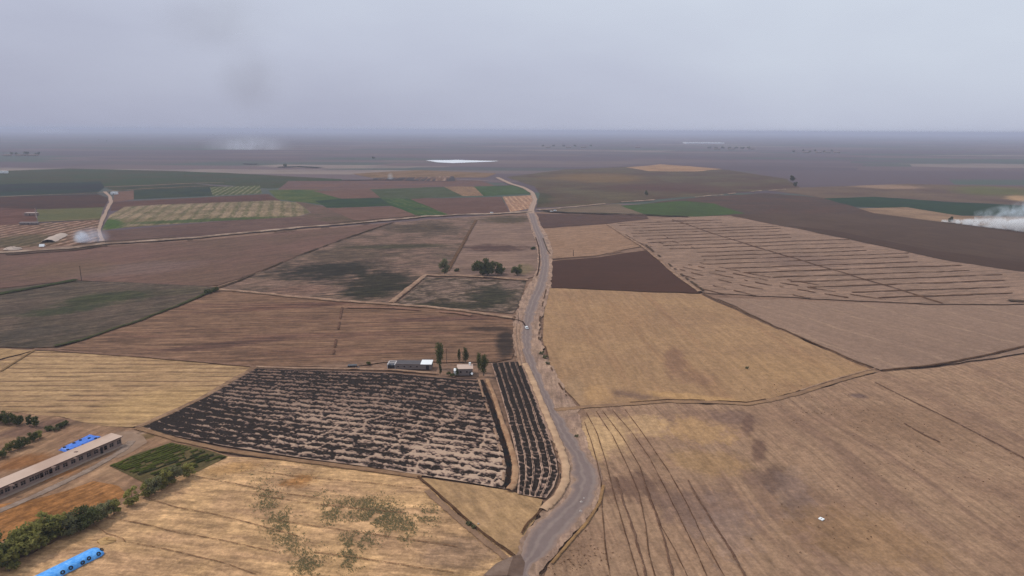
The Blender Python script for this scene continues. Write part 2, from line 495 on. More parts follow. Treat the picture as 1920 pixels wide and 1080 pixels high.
field('stubble_field', [(1176, 314), (1240, 308), (1356, 317), (1300, 322), (1215, 321)], (166, 142, 128), (150, 128, 118), 'pale tan strip in the far middle distance', d=((1180, 316), (1350, 316)), wisp=(120, 12))
field('stubble_field', [(660, 326), (780, 319), (930, 325), (910, 333), (700, 334)], (136, 118, 110), (122, 108, 100), 'tan strip behind the scorched bank', d=((660, 330), (930, 328)))
# upper right
field('fallow_field', [(1440, 357), (1500, 352), (1700, 345), (1920, 352), (1920, 390), (1640, 371), (1545, 372), (1480, 362)], (118, 106, 102), (104, 94, 96), 'mottled fallow strip on the right beyond the green band', d=((1500, 360), (1900, 368)), wisp=(170, 12), patch=150, spots=[(1660, 350, 70, 5, (152, 132, 122), .9, .4), (1860, 358, 70, 10, (108, 112, 92), .8, .4), (1915, 372, 28, 6, (176, 150, 126), .9, .4)])
field('grass_field', [(1545, 372), (1640, 369), (1780, 379), (1930, 390), (1930, 404), (1800, 404), (1700, 392), (1615, 388), (1500, 385)], (69, 84, 79), (64, 80, 77), 'long dark green band on the right behind the smoke', d=((1560, 378), (1900, 394)), wisp=(150, 9), streak=.2)
field('stubble_field', [(1610, 391), (1700, 389), (1800, 405), (1930, 408), (1930, 440), (1780, 418), (1650, 403)], (150, 128, 113), (136, 116, 104), 'tan strip where the white smoke rises', d=((1620, 396), (1780, 412)), wisp=(110, 7))
field('ploughed_field', [(1200, 383), (1290, 372), (1440, 362), (1545, 372), (1640, 400), (1390, 404), (1300, 404)], (92, 84, 86), (98, 84, 84), 'dull purple field beside the bright green triangle', d=((1300, 385), (1560, 382)), wisp=(160, 9))
field('fallow_field', [(1010, 398), (1050, 392), (1160, 382), (1210, 401), (1130, 402)], (124, 110, 102), (112, 102, 94), 'grey wedge between canal road and ditch', d=((1020, 396), (1190, 394)))
field('grass_field', [(1165, 386), (1280, 377), (1340, 382), (1396, 401), (1290, 408), (1212, 404)], (80, 97, 74), (78, 90, 72), 'bright green triangle right of the crossroads', d=((1180, 396), (1380, 393)), wisp=(90, 7), streak=.22)
field('ploughed_field', [(1004, 401), (1130, 403), (1210, 405), (1215, 410), (1137, 420), (1016, 428)], (98, 82, 81), (94, 80, 82), 'purple brown field at the road junction', d=((1010, 415), (1200, 408)), wisp=(120, 6), streak=.2)
field('ploughed_field', [(1372, 405), (1420, 402), (1640, 400), (1780, 419), (1930, 441), (1930, 525), (1780, 490), (1640, 459), (1500, 430)], (96, 83, 80), (90, 78, 76), 'large dark brown ploughed field on the right', d=((1500, 425), (1900, 500)), wisp=(200, 8), streak=.14, mid=.08, speck=.08, spots=[(1660, 455, 330, 9, (84, 70, 70), .0, .2)])
field('ploughed_field', [(1480, 424), (1560, 432), (1750, 470), (1930, 505), (1930, 525), (1780, 490), (1640, 459)], (84, 71, 69), (86, 73, 71), 'darker strip along the ploughed field', d=((1500, 425), (1900, 500)), wisp=(200, 6), streak=.12, mid=.08, speck=.08)  # same field in a darker tone along its lower edge
# middle, left of the road
field('ploughed_field', [(0, 478), (133, 469), (200, 462), (300, 456), (400, 449), (560, 434), (740, 418), (640, 450), (500, 504), (410, 536), (380, 537), (250, 531), (140, 527), (0, 550)], (117, 94, 90), (108, 90, 84), 'broad reddish bare field below the canal road on the left', d=((0, 520), (500, 460)), wisp=(150, 9), streak=.25, patch=120, spots=[(250, 505, 150, 14, (122, 104, 102), .6, .4), (130, 505, 90, 18, (112, 94, 82), .6, .4)])
field('weedy_field', [(0, 552), (140, 528), (250, 531), (380, 537), (412, 540), (330, 576), (240, 611), (150, 641), (100, 653), (0, 653)], (98, 86, 80), (88, 80, 74), 'dull brown field with green weedy patches on the left', d=((0, 600), (330, 560)), wisp=(30, 6), streak=.5, mid=.35, patch=30, speck=.3, spots=[(200, 560, 95, 13, (68, 73, 60), .9, .6), (120, 583, 85, 9, (70, 74, 62), .9, .6), (60, 625, 80, 14, (82, 76, 72), .8, .6), (330, 548, 60, 8, (84, 80, 70), .7, .5)])
field('weedy_field', [(740, 418), (800, 412), (893, 408), (870, 455), (846, 497), (828, 515), (797, 518), (734, 570), (640, 564), (540, 556), (412, 542), (500, 505), (640, 451)], (130, 108, 100), (98, 86, 80), 'scrubby field with dark green scorched patches in the middle', d=((520, 520), (820, 500)), wisp=(30, 5), streak=.6, mid=.4, patch=30, speck=.3, spots=[(620, 508, 120, 20, (58, 58, 52), .95, .9), (720, 530, 90, 24, (58, 58, 52), .95, .9), (690, 550, 60, 14, (58, 58, 52), .95, .8), (740, 463, 130, 5, (78, 76, 68), .9, .5), (790, 428, 80, 10, (88, 80, 76), .9, .6), (640, 480, 100, 14, (92, 82, 76), .8, .7), (560, 545, 70, 12, (122, 98, 90), .8, .4)])
field('fallow_field', [(893, 408), (986, 403), (1001, 436), (1008, 470), (1010, 498), (1004, 518), (985, 524), (860, 517), (828, 515), (846, 497), (870, 455)], (137, 115, 106), (128, 108, 102), 'pale fallow field with dark weed patches left of the road', d=((850, 480), (1000, 478)), wisp=(40, 7), streak=.4, patch=50, spots=[(930, 466, 70, 8, (92, 76, 76), .95, .75), (950, 412, 60, 9, (92, 84, 78), .95, .7), (915, 508, 70, 7, (104, 88, 84), .7, .6), (985, 505, 20, 12, (118, 108, 84), .6, .5)])
field('burnt_field', [(798, 521), (860, 522), (986, 528), (972, 575), (962, 589), (860, 581), (742, 572)], (128, 110, 102), (66, 62, 57), 'scorched dark enclosure bordered by pale banks', d=((760, 560), (960, 545)), wisp=(12, 2.2), streak=.8, mid=.5, patch=9, speck=.35, alt_amt=.95, spots=[(925, 556, 55, 22, (62, 63, 57), .9, .6), (850, 574, 110, 9, (60, 60, 54), .85, .6), (840, 540, 45, 14, (120, 102, 95), .6, .6), (960, 535, 22, 10, (128, 108, 102), .7, .5)])
field('ploughed_field', [(412, 545), (540, 559), (640, 567), (734, 573), (860, 584), (962, 598), (966, 625), (966, 660), (960, 674), (930, 680), (720, 681), (650, 691), (482, 688), (300, 673), (110, 656), (240, 612), (330, 578)], (130, 103, 88), (120, 95, 82), 'reddish brown ploughed field with long streaks in the middle', d=((250, 650), (900, 640)), wisp=(45, 3.2), streak=.7, mid=.3, patch=55, third=(112, 86, 78), spots=[(420, 648, 150, 7, (98, 76, 72), .75, .5), (560, 575, 160, 6, (108, 82, 76), .8, .5), (820, 600, 130, 5, (104, 80, 76), .8, .5), (948, 645, 22, 34, (62, 56, 56), .95, .45), (920, 618, 50, 7, (70, 60, 58), .8, .5), (680, 684, 180, 6, (148, 122, 108), .5, .4)])
field('stubble_field', [(0, 653), (66, 658), (0, 697)], (174, 144, 110), (162, 134, 104), 'small corner of yellow stubble at the left edge', d=((0, 680), (66, 658)), wisp=(40, 3), streak=.3)
field('stubble_field', [(68, 659), (290, 674), (478, 691), (380, 747), (250, 804), (190, 801), (100, 782), (0, 766), (0, 702)], (176, 146, 113), (166, 136, 106), 'yellow stubble field with faint rows on the left', d=((60, 735), (400, 735)), wisp=(60, 2.2), streak=.35, rows=(6.3, (120, 95, 80), .85, .19), spots=[(300, 760, 130, 34, (186, 154, 112), .6, .5)])
# bottom left yard
field('farmyard', [(0, 766), (100, 782), (190, 801), (262, 806), (430, 857), (300, 906), (160, 987), (60, 1040), (0, 1075), (-220, 1075), (-160, 766)], (152, 122, 99), (140, 110, 92), 'bare dusty farmyard around the long low building', d=((0, 950), (220, 840)), wisp=(14, 3), streak=.35, patch=24, spots=[(40, 870, 55, 14, (140, 96, 64), .8, .6), (70, 805, 85, 13, (116, 92, 84), .9, .5), (120, 800, 60, 8, (120, 98, 84), .7, .5), (235, 820, 50, 12, (160, 136, 120), .8, .4), (60, 905, 90, 9, (158, 108, 66), .8, .5), (200, 885, 40, 12, (168, 136, 110), .7, .4), (270, 822, 26, 7, (110, 92, 66), .8, .6)], jit=.5)
field('dry_grass', [(-20, 962), (60, 940), (130, 922), (176, 905), (222, 914), (240, 930), (190, 958), (120, 985), (40, 1012), (-20, 1035)], (160, 114, 76), (140, 98, 64), 'orange dry grass between the gravel lane and the hedge', d=((20, 1000), (200, 920)), wisp=(7, 1.6), streak=.55, patch=14, speck=.3, jit=.8)
FY = field('stubble_field', [(430, 858), (560, 868), (700, 885), (782, 897), (860, 968), (962, 1046), (930, 1095), (-200, 1150), (-60, 1100), (60, 1041), (160, 988), (300, 907)], (198, 161, 121), (182, 147, 115), 'golden stubble field in front of the burnt field', d=((200, 960), (800, 1010)), wisp=(16, 2.4), streak=.42, mid=.26, speck=.3, patch=24, third=(172, 138, 110), ref=(500, 980), spots=[(560, 905, 38, 12, (150, 104, 62), .75, .7), (860, 1040, 90, 40, (142, 116, 98), .8, .5), (120, 1020, 60, 20, (186, 150, 112), .6, .4), (440, 880, 60, 12, (178, 138, 92), .6, .5)], key='yellow')
field('stubble_field', [(788, 898), (860, 908), (950, 922), (1018, 940), (1004, 975), (984, 1012), (970, 1046), (884, 984)], (176, 144, 109), (164, 134, 104), 'triangular stubble field beside the road bend', d=((880, 920), (960, 1000)), wisp=(14, 3), streak=.22, patch=18, ref=(920, 960), jit=.5)
# right of the road
field('stubble_field', [(1016, 430), (1137, 421), (1200, 463), (1120, 480), (1034, 486)], (152, 125, 109), (146, 119, 103), 'light tan square field above the dark ploughed field', d=((1040, 470), (1170, 455)), wisp=(50, 6), streak=.18)
field('ploughed_field', [(1034, 490), (1120, 484), (1216, 469), (1240, 492), (1313, 551), (1185, 547), (1030, 540)], (85, 66, 63), (80, 63, 61), 'dark brown ploughed field right of the road', d=((1040, 520), (1260, 520)), wisp=(60, 3), streak=.12, mid=.08, speck=.08, patch=90)
FW = field('windrow_field', [(1140, 421), (1280, 407), (1372, 406), (1500, 431), (1640, 460), (1780, 491), (1930, 526), (1930, 573), (1745, 571), (1540, 562), (1318, 550), (1275, 522), (1222, 470)], (150, 126, 114), (140, 118, 107), 'tan field crossed by dark broken rows on the right', d=((1300, 500), (1900, 470)), wisp=(90, 5), streak=.28, patch=60, key='windrow', spots=[(1500, 490, 90, 14, (128, 108, 102), .7, .5)])
field('stubble_field', [(1030, 541), (1185, 548), (1313, 553), (1390, 588), (1500, 637), (1636, 696), (1560, 714), (1430, 756), (1250, 751), (1090, 766), (1058, 730), (1032, 690), (1018, 640), (1020, 590)], (166, 135, 106), (157, 127, 102), 'large golden stubble field right of the road', d=((1180, 580), (1330, 740)), wisp=(60, 3), streak=.16, mid=.10, patch=40, third=(152, 120, 96), spots=[(1190, 742, 55, 9, (128, 104, 92), .85, .5), (1300, 748, 120, 8, (186, 150, 110), .8, .5), (1075, 735, 28, 30, (166, 138, 112), .6, .4), (1265, 680, 26, 34, (138, 108, 92), .8, .7), (1300, 712, 50, 16, (142, 112, 94), .7, .7), (1170, 600, 60, 40, (158, 126, 100), .5, .6), (1120, 740, 30, 20, (184, 148, 110), .7, .5), (1480, 690, 130, 30, (172, 140, 106), .5, .5)])
field('fallow_field', [(1345, 560), (1540, 566), (1745, 574), (1930, 575), (1930, 653), (1760, 686), (1650, 696), (1500, 634), (1400, 586)], (148, 124, 111), (142, 119, 107), 'smooth greyish tan field with faint pale tracks on the right', d=((1400, 570), (1800, 690)), wisp=(160, 4), streak=.12, mid=.06, patch=120, rows=(34, (172, 146, 126), .4, .06))
FR = field('fallow_field', [(1082, 770), (1250, 758), (1400, 763), (1500, 742), (1600, 712), (1650, 700), (1760, 690), (1930, 656), (2100, 640), (2400, 1120), (1010, 1120), (1030, 1060), (1085, 1000), (1122, 960), (1128, 900), (1105, 850), (1070, 800)], (162, 133, 111), (152, 123, 104), 'wide brown fallow field filling the lower right', d=((1450, 900), (1640, 1090)), wisp=(60, 2.2), streak=.20, mid=.10, patch=30, speck=.22, third=(134, 108, 94), ref=(1450, 900), key='right', wob=14.0, rows=(3.4, (118, 94, 81), .30, .16),
           spots=[(1125, 820, 62, 46, (196, 163, 126), .95, .8), (1215, 800, 60, 24, (186, 154, 120), .9, .9), (1310, 810, 80, 28, (178, 144, 108), .8, .9), (1330, 870, 90, 26, (166, 134, 98), .6, .6), (1180, 915, 70, 30, (118, 94, 83), .9, .9), (1250, 935, 60, 26, (124, 100, 88), .8, 1.0), (1310, 960, 70, 30, (128, 103, 90), .75, 1.1), (1330, 960, 110, 50, (136, 112, 102), .6, .8), (1450, 905, 60, 22, (124, 101, 92), .7, .6), (1540, 985, 60, 50, (132, 106, 94), .6, .7), (1370, 785, 55, 16, (130, 106, 96), .85, .8), (1402, 800, 14, 22, (118, 94, 84), .85, .5), (1422, 846, 16, 26, (116, 92, 82), .85, .5), (1452, 900, 24, 30, (116, 94, 84), .85, .5), (1500, 950, 34, 34, (120, 97, 86), .85, .5), (1570, 1020, 40, 40, (120, 97, 86), .8, .5), (1490, 925, 40, 50, (158, 138, 132), .2, 1.5), (1360, 1000, 60, 60, (156, 134, 126), .3, 1.5), (1610, 745, 20, 5, (108, 90, 88), .8, .5), (1060, 1030, 40, 40, (134, 108, 90), .7, .5), (1700, 800, 140, 45, (142, 115, 96), .6, .6), (1620, 1010, 150, 60, (156, 124, 92), .5, .7)])  # golden spots by the road: sunlight through broken cloud put into soil colour

# ------------------------------------------------------------------ roads, banks, ditches
def strip(name, lft, rgt, mat, label, z, cat='road', parent=None, jit=0.9, nx=6):
    def res(pl):
        ys = [p[1] for p in pl]; xs = [p[0] for p in pl]
        return lambda y: float(np.interp(y, ys, xs))
    fl, fr = res(lft), res(rgt)
    y0 = max(lft[0][1], rgt[0][1]); y1 = min(lft[-1][1], rgt[-1][1])
    n = int((y1 - y0) / 3.0) + 2
    vs, fs, ac = [], [], []
    for i in range(n):
        y = y0 + (y1 - y0) * i / (n - 1)
        a, b = at(fl(y), y), at(fr(y), y)
        a = a + Vector(((float(fbm(a.x / 4, a.y / 4, 3, 2)) - .5) * 2 * jit * 2, 0, 0)); b = b + Vector(((float(fbm(b.x / 4, b.y / 4, 3, 6)) - .5) * 2 * jit * 2, 0, 0))
        for j in range(nx + 1):
            p = a.lerp(b, j / nx)
            vs.append((p.x, p.y, z)); ac.append(j / nx)
    for i in range(n - 1):
        for j in range(nx):
            q = i * (nx + 1) + j
            fs.append((q, q + nx + 1, q + nx + 2, q + 1))
    me = bpy.data.meshes.new(name)
    me.from_pydata(vs, [], fs)
    at_ = me.attributes.new('across', 'FLOAT', 'POINT')
    at_.data.foreach_set('value', ac)
    me.update()
    o = link(name, me, mat, parent)
    return tag(o, label, cat, None, 'structure')

def road_mat(name, c, side, track):
    t = NT(name)
    P = t.pos()
    a = t.attr('across')
    n1 = t.noise(P, 0.35, 4.0, 0.65)
    n2 = t.noise(t.n('ShaderNodeMapping', {'Vector': P, 'Scale': (.5, .06, 1)}).outputs[0], 1.0, 3.0, 0.6)
    edge = t.ramp(t.math('ADD', t.math('ABSOLUTE', t.math('SUBTRACT', a, 0.5)), t.math('MULTIPLY_ADD', n1, .22, -.11)), 0.30, 0.5)
    c1 = t.mix(edge, c, side)
    tr = t.ramp(t.math('PINGPONG', t.math('ADD', a, t.math('MULTIPLY', n2, .05)), 0.21), 0.11, 0.02)
    c1 = t.mix(t.math('MULTIPLY', tr, .55), c1, track)
    c1 = t.scalecol(c1, t.math('MULTIPLY_ADD', n1, .36, .82))
    c1 = t.scalecol(c1, t.math('MULTIPLY_ADD', n2, .3, .85))
    return t.surf(c1, 0.92, n1, .3, .1)
dust = road_mat('road_dust', lin((128, 112, 108)), lin((148, 125, 113)), lin((150, 134, 126)))
verge_m = field_mat('verge_soil', lin((164, 136, 116)), lin((144, 118, 103)), math.pi / 2, wisp=(16, 2), streak=.4, patch=14)

RL = [(989, 400), (996, 420), (1007, 450), (1013, 470), (1015, 497), (1011, 520), (1004, 540), (993, 563), (984, 590), (980, 607), (979, 633), (981, 667), (993, 700), (1009, 733), (1023, 767), (1038, 800), (1050, 830), (1064, 852), (1074, 880), (1075, 905), (1064, 935), (1044, 960), (1016, 980), (990, 1008), (974, 1040), (968, 1062), (962, 1100)]
RR = [(1002, 400), (1009, 420), (1022, 450), (1028, 470), (1030, 497), (1028, 520), (1023, 540), (1013, 563), (1004, 590), (998, 607), (996, 633), (997, 667), (1011, 700), (1024, 733), (1041, 767), (1061, 800), (1084, 830), (1098, 852), (1114, 880), (1120, 900), (1114, 935), (1101, 960), (1080, 982), (1055, 1010), (1028, 1040), (1004, 1062), (990, 1100)]
VL = [(986, 400), (994, 420), (1003, 450), (1008, 470), (1008, 497), (1002, 520), (988, 540), (976, 563), (968, 590), (962, 607), (962, 633), (966, 667), (978, 700), (990, 733), (1003, 767), (1020, 800), (1034, 830), (1046, 852), (1054, 880), (1054, 905), (1042, 935), (1018, 962), (1000, 985), (978, 1015), (966, 1040), (958, 1062), (950, 1100)]
VR = [(1005, 400), (1014, 420), (1029, 450), (1036, 470), (1036, 497), (1034, 520), (1032, 540), (1026, 563), (1019, 590), (1013, 607), (1012, 633), (1022, 667), (1040, 700), (1060, 733), (1082, 767), (1090, 800), (1100, 830), (1110, 852), (1124, 880), (1130, 900), (1127, 935), (1116, 960), (1096, 985), (1066, 1018), (1042, 1045), (1022, 1065), (1010, 1100)]
strip('verge', VL, VR, verge_m, 'pale dusty verge along both sides of the winding dirt road', 0.88, 'verge')
strip('dirt_road', RL, RR, dust, 'winding grey dirt road through the middle of the fields', 0.91, 'road')
far_m = road_mat('track_dust', soil(990, 360, (168, 148, 140)), soil(990, 360, (150, 132, 126)), soil(990, 360, (176, 158, 150)))
strip('dirt_road', [(928, 333), (952, 345), (976, 352), (994, 362), (999, 376), (990, 394), (988, 401)], [(936, 333), (962, 345), (986, 352), (1002, 362), (1008, 376), (1002, 394), (1002, 401)], far_m, 'pale bend of the road beyond the crossroads', 0.93, 'road', nx=3)
strip('dirt_road', [(193, 360), (203, 370), (204, 380), (196, 396), (188, 412), (182, 433), (187, 458)], [(200, 360), (210, 370), (212, 380), (203, 396), (197, 412), (189, 433), (198, 458)], far_m, 'pale side track running from white hut to canal road', 0.95, 'road', nx=3)

def ribbon_mesh(pts, wd, hg, z=0.9, seg=None, dash=None, jit=0.5, sd=0, hvar=0.6, wvar=0.5, taper=True):
    """a low bank: cross-section of five points swept along world points; dash = (fill, length) breaks it into pieces"""
    P = subdiv(pts, False, jit, seg)
    vs, fs, ss, ac = [], [], 0.0, []
    prev = None
    prof = ((-.5, 0), (-.27, .8), (0.02, 1), (.29, .7), (.5, 0))
    for i, p in enumerate(P):
        t = (P[min(i + 1, len(P) - 1)] - P[max(i - 1, 0)]).normalized()
        nrm = Vector((-t.y, t.x, 0))
        if i: ss += (P[i] - P[i - 1]).length
        if dash and float(fbm(ss / dash[1], sd * 3.7 + .5, 2, sd)) > dash[0]:
            prev = None
            continue
        L = p.length
        k = 1 - wvar / 2 + wvar * float(fbm(ss / 3.1 / max(1, L / 300), sd + 2.2, 2, sd + 3))
        h = 1 - hvar / 2 + hvar * float(fbm(ss / 2.3 / max(1, L / 300), sd + 7.2, 2, sd + 5))
        w_ = wd(i / max(1, len(P) - 1)) if callable(wd) else wd
        n0 = len(vs)
        for a, b in prof:
            q = p + nrm * (a * w_ * k)
            vs.append((q.x, q.y, z + b * hg * h - (0.02 if b == 0 else 0))); ac.append(b)
        if prev is not None:
            for j in range(4):
                fs.append((prev + j, prev + j + 1, n0 + j + 1, n0 + j)[::-1])
        prev = n0
    me = bpy.data.meshes.new('ribbon')
    me.from_pydata(vs, [], fs)
    me.attributes.new('core', 'FLOAT', 'POINT').data.foreach_set('value', ac)
    me.polygons.foreach_set('use_smooth', [True] * len(me.polygons))
    me.update()
    return me
def ribbon(name, pl, wd, hg, mat, label=None, cat=None, parent=None, **kw):
    me = ribbon_mesh([at(*p) for p in pl], wd, hg, **kw)
    me.name = name
    o = link(name, me, mat, parent)
    if label:
        tag(o, label, cat, None, 'structure')
    return o
def bank_mat(name, px, py, a, b, sc=6.0, soft=.45, cover=0.0):
    t = NT(name)
    P = t.pos()
    n1 = t.noise(P, 1 / sc, 4.0, 0.65)
    n2 = t.noise(P, 0.8, 3.0, 0.7)
    c = t.mix(t.ramp(n1, .38, .62), soil(px, py, a), soil(px, py, b))
    c = t.scalecol(c, t.math('MULTIPLY_ADD', n2, .5, .75))
    m = t.surf(c, .95, n2, .5, .2)
    if soft:                                     # crumbling edges: soil thins out over the ground beside the line
        bs = t.out.inputs['Surface'].links[0].from_socket
        ed = t.noise(P, 1 / (sc * .35), 4.0, .7)
        a_ = t.math('ADD', t.attr('core'), t.math('MULTIPLY_ADD', ed, 2.2 * soft + cover * 2, -1.1 * soft - cover))
        if cover:
            a_ = t.math('ADD', a_, t.math('MULTIPLY_ADD', t.noise(P, 1 / (sc * 2.2), 3.0, .6), 2.4, -1.2))
        al = t.ramp(a_, .18, .75)
        tr = t.n('ShaderNodeBsdfTransparent')
        mx = t.n('ShaderNodeMixShader', {0: al, 1: tr.outputs[0], 2: bs})
        t.t.links.new(mx.outputs[0], t.out.inputs['Surface'])
    return m
pale = bank_mat('bank_earth', 900, 650, (170, 142, 123), (146, 119, 104))
palefar = bank_mat('canal_earth', 500, 440, (176, 156, 144), (132, 114, 104), 20)
darkw = bank_mat('ditch_weeds', 1400, 600, (84, 66, 58), (104, 82, 70))
darkfar = bank_mat('ditch_scrub', 1000, 450, (80, 72, 68), (98, 84, 78), 14)
greenw = bank_mat('bank_weeds', 300, 560, (66, 74, 56), (84, 82, 66))
black = bank_mat('burnt_earth', 950, 830, (36, 29, 26), (54, 44, 40), 3)
brown = bank_mat('track_earth', 900, 780, (134, 106, 86), (152, 122, 98), 4)

CANAL = [(-40, 478), (0, 475), (60, 472), (133, 467), (193, 459), (300, 452), (367, 447), (467, 437), (567, 428), (640, 422), (707, 416), (787, 408), (853, 404), (927, 402), (993, 398)]
ribbon('canal_bank', CANAL, 15, 1.0, palefar, 'pale broken bank of the canal road across the left plain', 'bank', z=0.95, jit=1.5, wvar=1.0)
ribbon('canal_bank', [(x, y + 4.5 if x < 700 else y + 3) for x, y in CANAL[1:11]], 7, .8, darkfar, 'dark weedy edge below the canal road', 'bank', z=0.97, dash=(.5, 40), jit=2)
ribbon('canal_bank', [(x, y - 3.2) for x, y in CANAL[3:12]], 6, .9, darkfar, 'dark weedy edge above the canal road', 'bank', z=0.97, dash=(.46, 45), jit=2, sd=4)
ribbon('canal_bank', [(1005, 396), (1050, 391), (1107, 386), (1160, 381), (1220, 376), (1280, 372), (1357, 366), (1440, 358), (1480, 356)], 11, 1.0, palefar, 'pale bank of canal road to right of the crossroads', 'bank', z=0.95, jit=2.5, wvar=1.0, dash=(.62, 60))
ribbon('canal_bank', [(1020, 397), (1060, 400), (1130, 402), (1210, 404), (1290, 408)], 11, 1.2, bank_mat('ditch_dark', 1100, 401, (66, 66, 64), (78, 76, 70), 20), 'dark green ditch between brown field and bright green triangle', 'ditch', z=0.97)
trk = bank_mat('farm_track', 300, 355, (146, 130, 116), (126, 114, 104), 30)
ribbon('farm_track', [(195, 351), (283, 348), (366, 344), (420, 343)], 13, .3, trk, 'upper pale track above the dark strip', 'track', z=0.95)
ribbon('farm_track', [(200, 360), (217, 358), (300, 353), (400, 349)], 12, .3, trk, 'lower pale track below the dark strip', 'track', z=0.95)
ribbon('farm_track', [(0, 370), (90, 366), (194, 362)], 10, .3, trk, 'pale track from the left edge to the white hut', 'track', z=0.95)
ribbon('farm_track', [(72, 417), (130, 414), (189, 411)], 7, .3, trk, 'pale edge track below the olive green field', 'track', z=0.95)
# enclosure banks
ribbon('earth_bank', [(414, 545), (480, 551), (540, 558), (640, 567), (734, 573), (800, 578), (860, 584), (962, 599)], 5.5, .9, pale, 'long pale bank below the scorched enclosure', 'bank', jit=.8)
ribbon('earth_bank', [(733, 571), (762, 546), (797, 519)], 6.0, 1.0, pale, 'pale bank on the left of the scorched enclosure', 'bank')
ribbon('earth_bank', [(797, 518), (860, 519), (920, 522), (990, 527)], 5.5, .9, pale, 'pale bank along the top of the scorched enclosure', 'bank')
ribbon('earth_bank', [(650, 579), (740, 580), (860, 590), (955, 606)], 4.5, .6, bank_mat('red_bank', 800, 590, (150, 118, 104), (130, 100, 90)), 'reddish bank just below the long pale bank', 'bank', dash=(.6, 20))
ribbon('ditch', [(893, 414), (870, 455), (846, 497), (838, 510)], 5, .5, bank_mat('ditch_brown', 870, 455, (96, 76, 68), (112, 92, 80)), 'brown ditch between scrubby field and fallow field', 'ditch')
ribbon('ditch', [(100, 653), (150, 641), (240, 611), (330, 577), (400, 546)], 4, .7, greenw, 'weedy boundary ditch below the green weedy field', 'ditch', jit=1.2)
ribbon('ditch', [(400, 546), (440, 531), (500, 505), (570, 478), (640, 451), (740, 418)], 4, .7, darkfar, 'dark boundary ditch beside the reddish bare field', 'ditch', jit=1.2, dash=(.62, 25))
ribbon('ditch', [(-20, 557), (0, 553), (80, 539), (142, 527)], 9, .9, bank_mat('hedge_weeds', 60, 545, (64, 68, 54), (70, 78, 58)), 'dark green hedge line at left edge', 'ditch')
ribbon('ditch', [(642, 578), (634, 620), (624, 672)], 1.8, .3, bank_mat('ditch_soil', 630, 630, (96, 74, 66), (112, 86, 76)), 'thin dark ditch dividing the reddish field', 'ditch', dash=(.62, 12))
ribbon('farm_track', [(66, 657), (290, 673), (480, 690)], 3.6, .3, bank_mat('track_soil', 280, 670, (122, 96, 84), (140, 112, 98)), 'brown track along the top of the yellow stubble', 'track')
ribbon('farm_track', [(0, 699), (34, 678), (68, 658)], 2.0, .2, bank_mat('track_olive', 30, 680, (128, 104, 80), (140, 114, 88)), 'thin track cutting the yellow stubble corner', 'track')
ribbon('farm_track', [(480, 691), (440, 714), (380, 749), (320, 778), (256, 806)], 4.2, .35, bank_mat('track_mixed', 360, 755, (124, 100, 86), (158, 130, 108), 5), 'track between yellow stubble and burnt field', 'track')
ribbon('farm_track', [(470, 690), (560, 693), (650, 694), (740, 696), (820, 703)], 2.8, .25, pale, 'pale track between reddish field and burnt field', 'track')
ribbon('farm_track', [(256, 806), (340, 830), (420, 848), (560, 868), (700, 886), (790, 898)], 3.4, .25, brown, 'earthy track along the lower edge of the burnt field', 'track')
ribbon('ditch', [(430, 852), (500, 858), (600, 874), (660, 882)], .9, .2, darkw, 'thin furrow line beside earthy track', 'ditch', dash=(.55, 9), jit=.4)
ribbon('ditch', [(784, 898), (830, 938), (880, 984), (925, 1020), (962, 1047)], 1.3, .45, darkw, 'dark ditch running down to the road bend', 'ditch', jit=.3)
ribbon('farm_track', [(800, 924), (860, 978), (910, 1020), (950, 1052)], 3.0, .12, bank_mat('rut_soil', 870, 985, (150, 122, 102), (138, 112, 94), 4), 'faint rut beside the dark ditch', 'track', z=.86)
ribbon('ditch', [(1316, 552), (1390, 586), (1445, 612), (1500, 635), (1570, 666), (1636, 695)], 2.0, .55, darkw, 'dark ditch between golden and greyish fields', 'ditch', jit=.5)
ribbon('ditch', [(1652, 698), (1700, 693), (1760, 686), (1840, 671), (1930, 651)], 2.4, .55, darkw, 'dark ditch at the right edge below the greyish field', 'ditch', jit=.6)
TRK = [(1040, 772), (1100, 766), (1180, 761), (1250, 756), (1330, 757), (1400, 761), (1450, 753), (1500, 740), (1560, 720), (1610, 706), (1640, 698)]
ribbon('farm_track', TRK, 4.2, .15, bank_mat('sunken_track', 1400, 755, (138, 112, 94), (156, 126, 102), 8), 'worn track curving right from the road to the ditch corner', 'track', jit=.6)
ribbon('ditch', [(x, y - 3) for x, y in TRK[2:7]], 1.0, .3, darkw, 'dark rut line on the upper edge of the worn track', 'ditch', z=.95, dash=(.58, 14), jit=.6)
ribbon('earth_bank', [(x, y - 4) for x, y in TRK[7:]], 1.2, .4, pale, 'pale lip where the worn track meets the ditch', 'bank', z=.95)
BD = [(1140, 422), (1170, 442), (1203, 463), (1240, 490), (1272, 522), (1313, 550)]
ribbon('earth_bank', BD, 5, .8, bank_mat('bank_dry', 1240, 490, (160, 134, 118), (134, 110, 98)), 'pale bank between dark ploughed field and dark broken rows', 'bank', jit=1)
ribbon('ditch', [(x + 7, y - 2) for x, y in BD[2:]], 3.2, .8, darkfar, 'dark weeds beside the pale curved bank', 'ditch', dash=(.56, 16), jit=1.2)
ribbon('ditch', [(1034, 487), (1120, 481), (1205, 465)], 3.5, .5, bank_mat('edge_soil', 1120, 480, (122, 98, 88), (138, 112, 98)), 'weedy edge above the dark ploughed field', 'ditch', dash=(.6, 20))
ribbon('ditch', [(1004, 447), (1010, 465), (1012, 492), (1009, 512), (1006, 520)], 1.5, .5, bank_mat('roadside_soil', 1010, 480, (72, 58, 54), (84, 68, 62)), 'dark roadside ditch left of the upper road', 'ditch', z=.98, jit=.4)
ribbon('ditch', [(1018, 448), (1026, 470), (1032, 478)], 1.5, .4, darkfar, 'short dark line right of the upper road', 'ditch', z=.98, jit=.4)
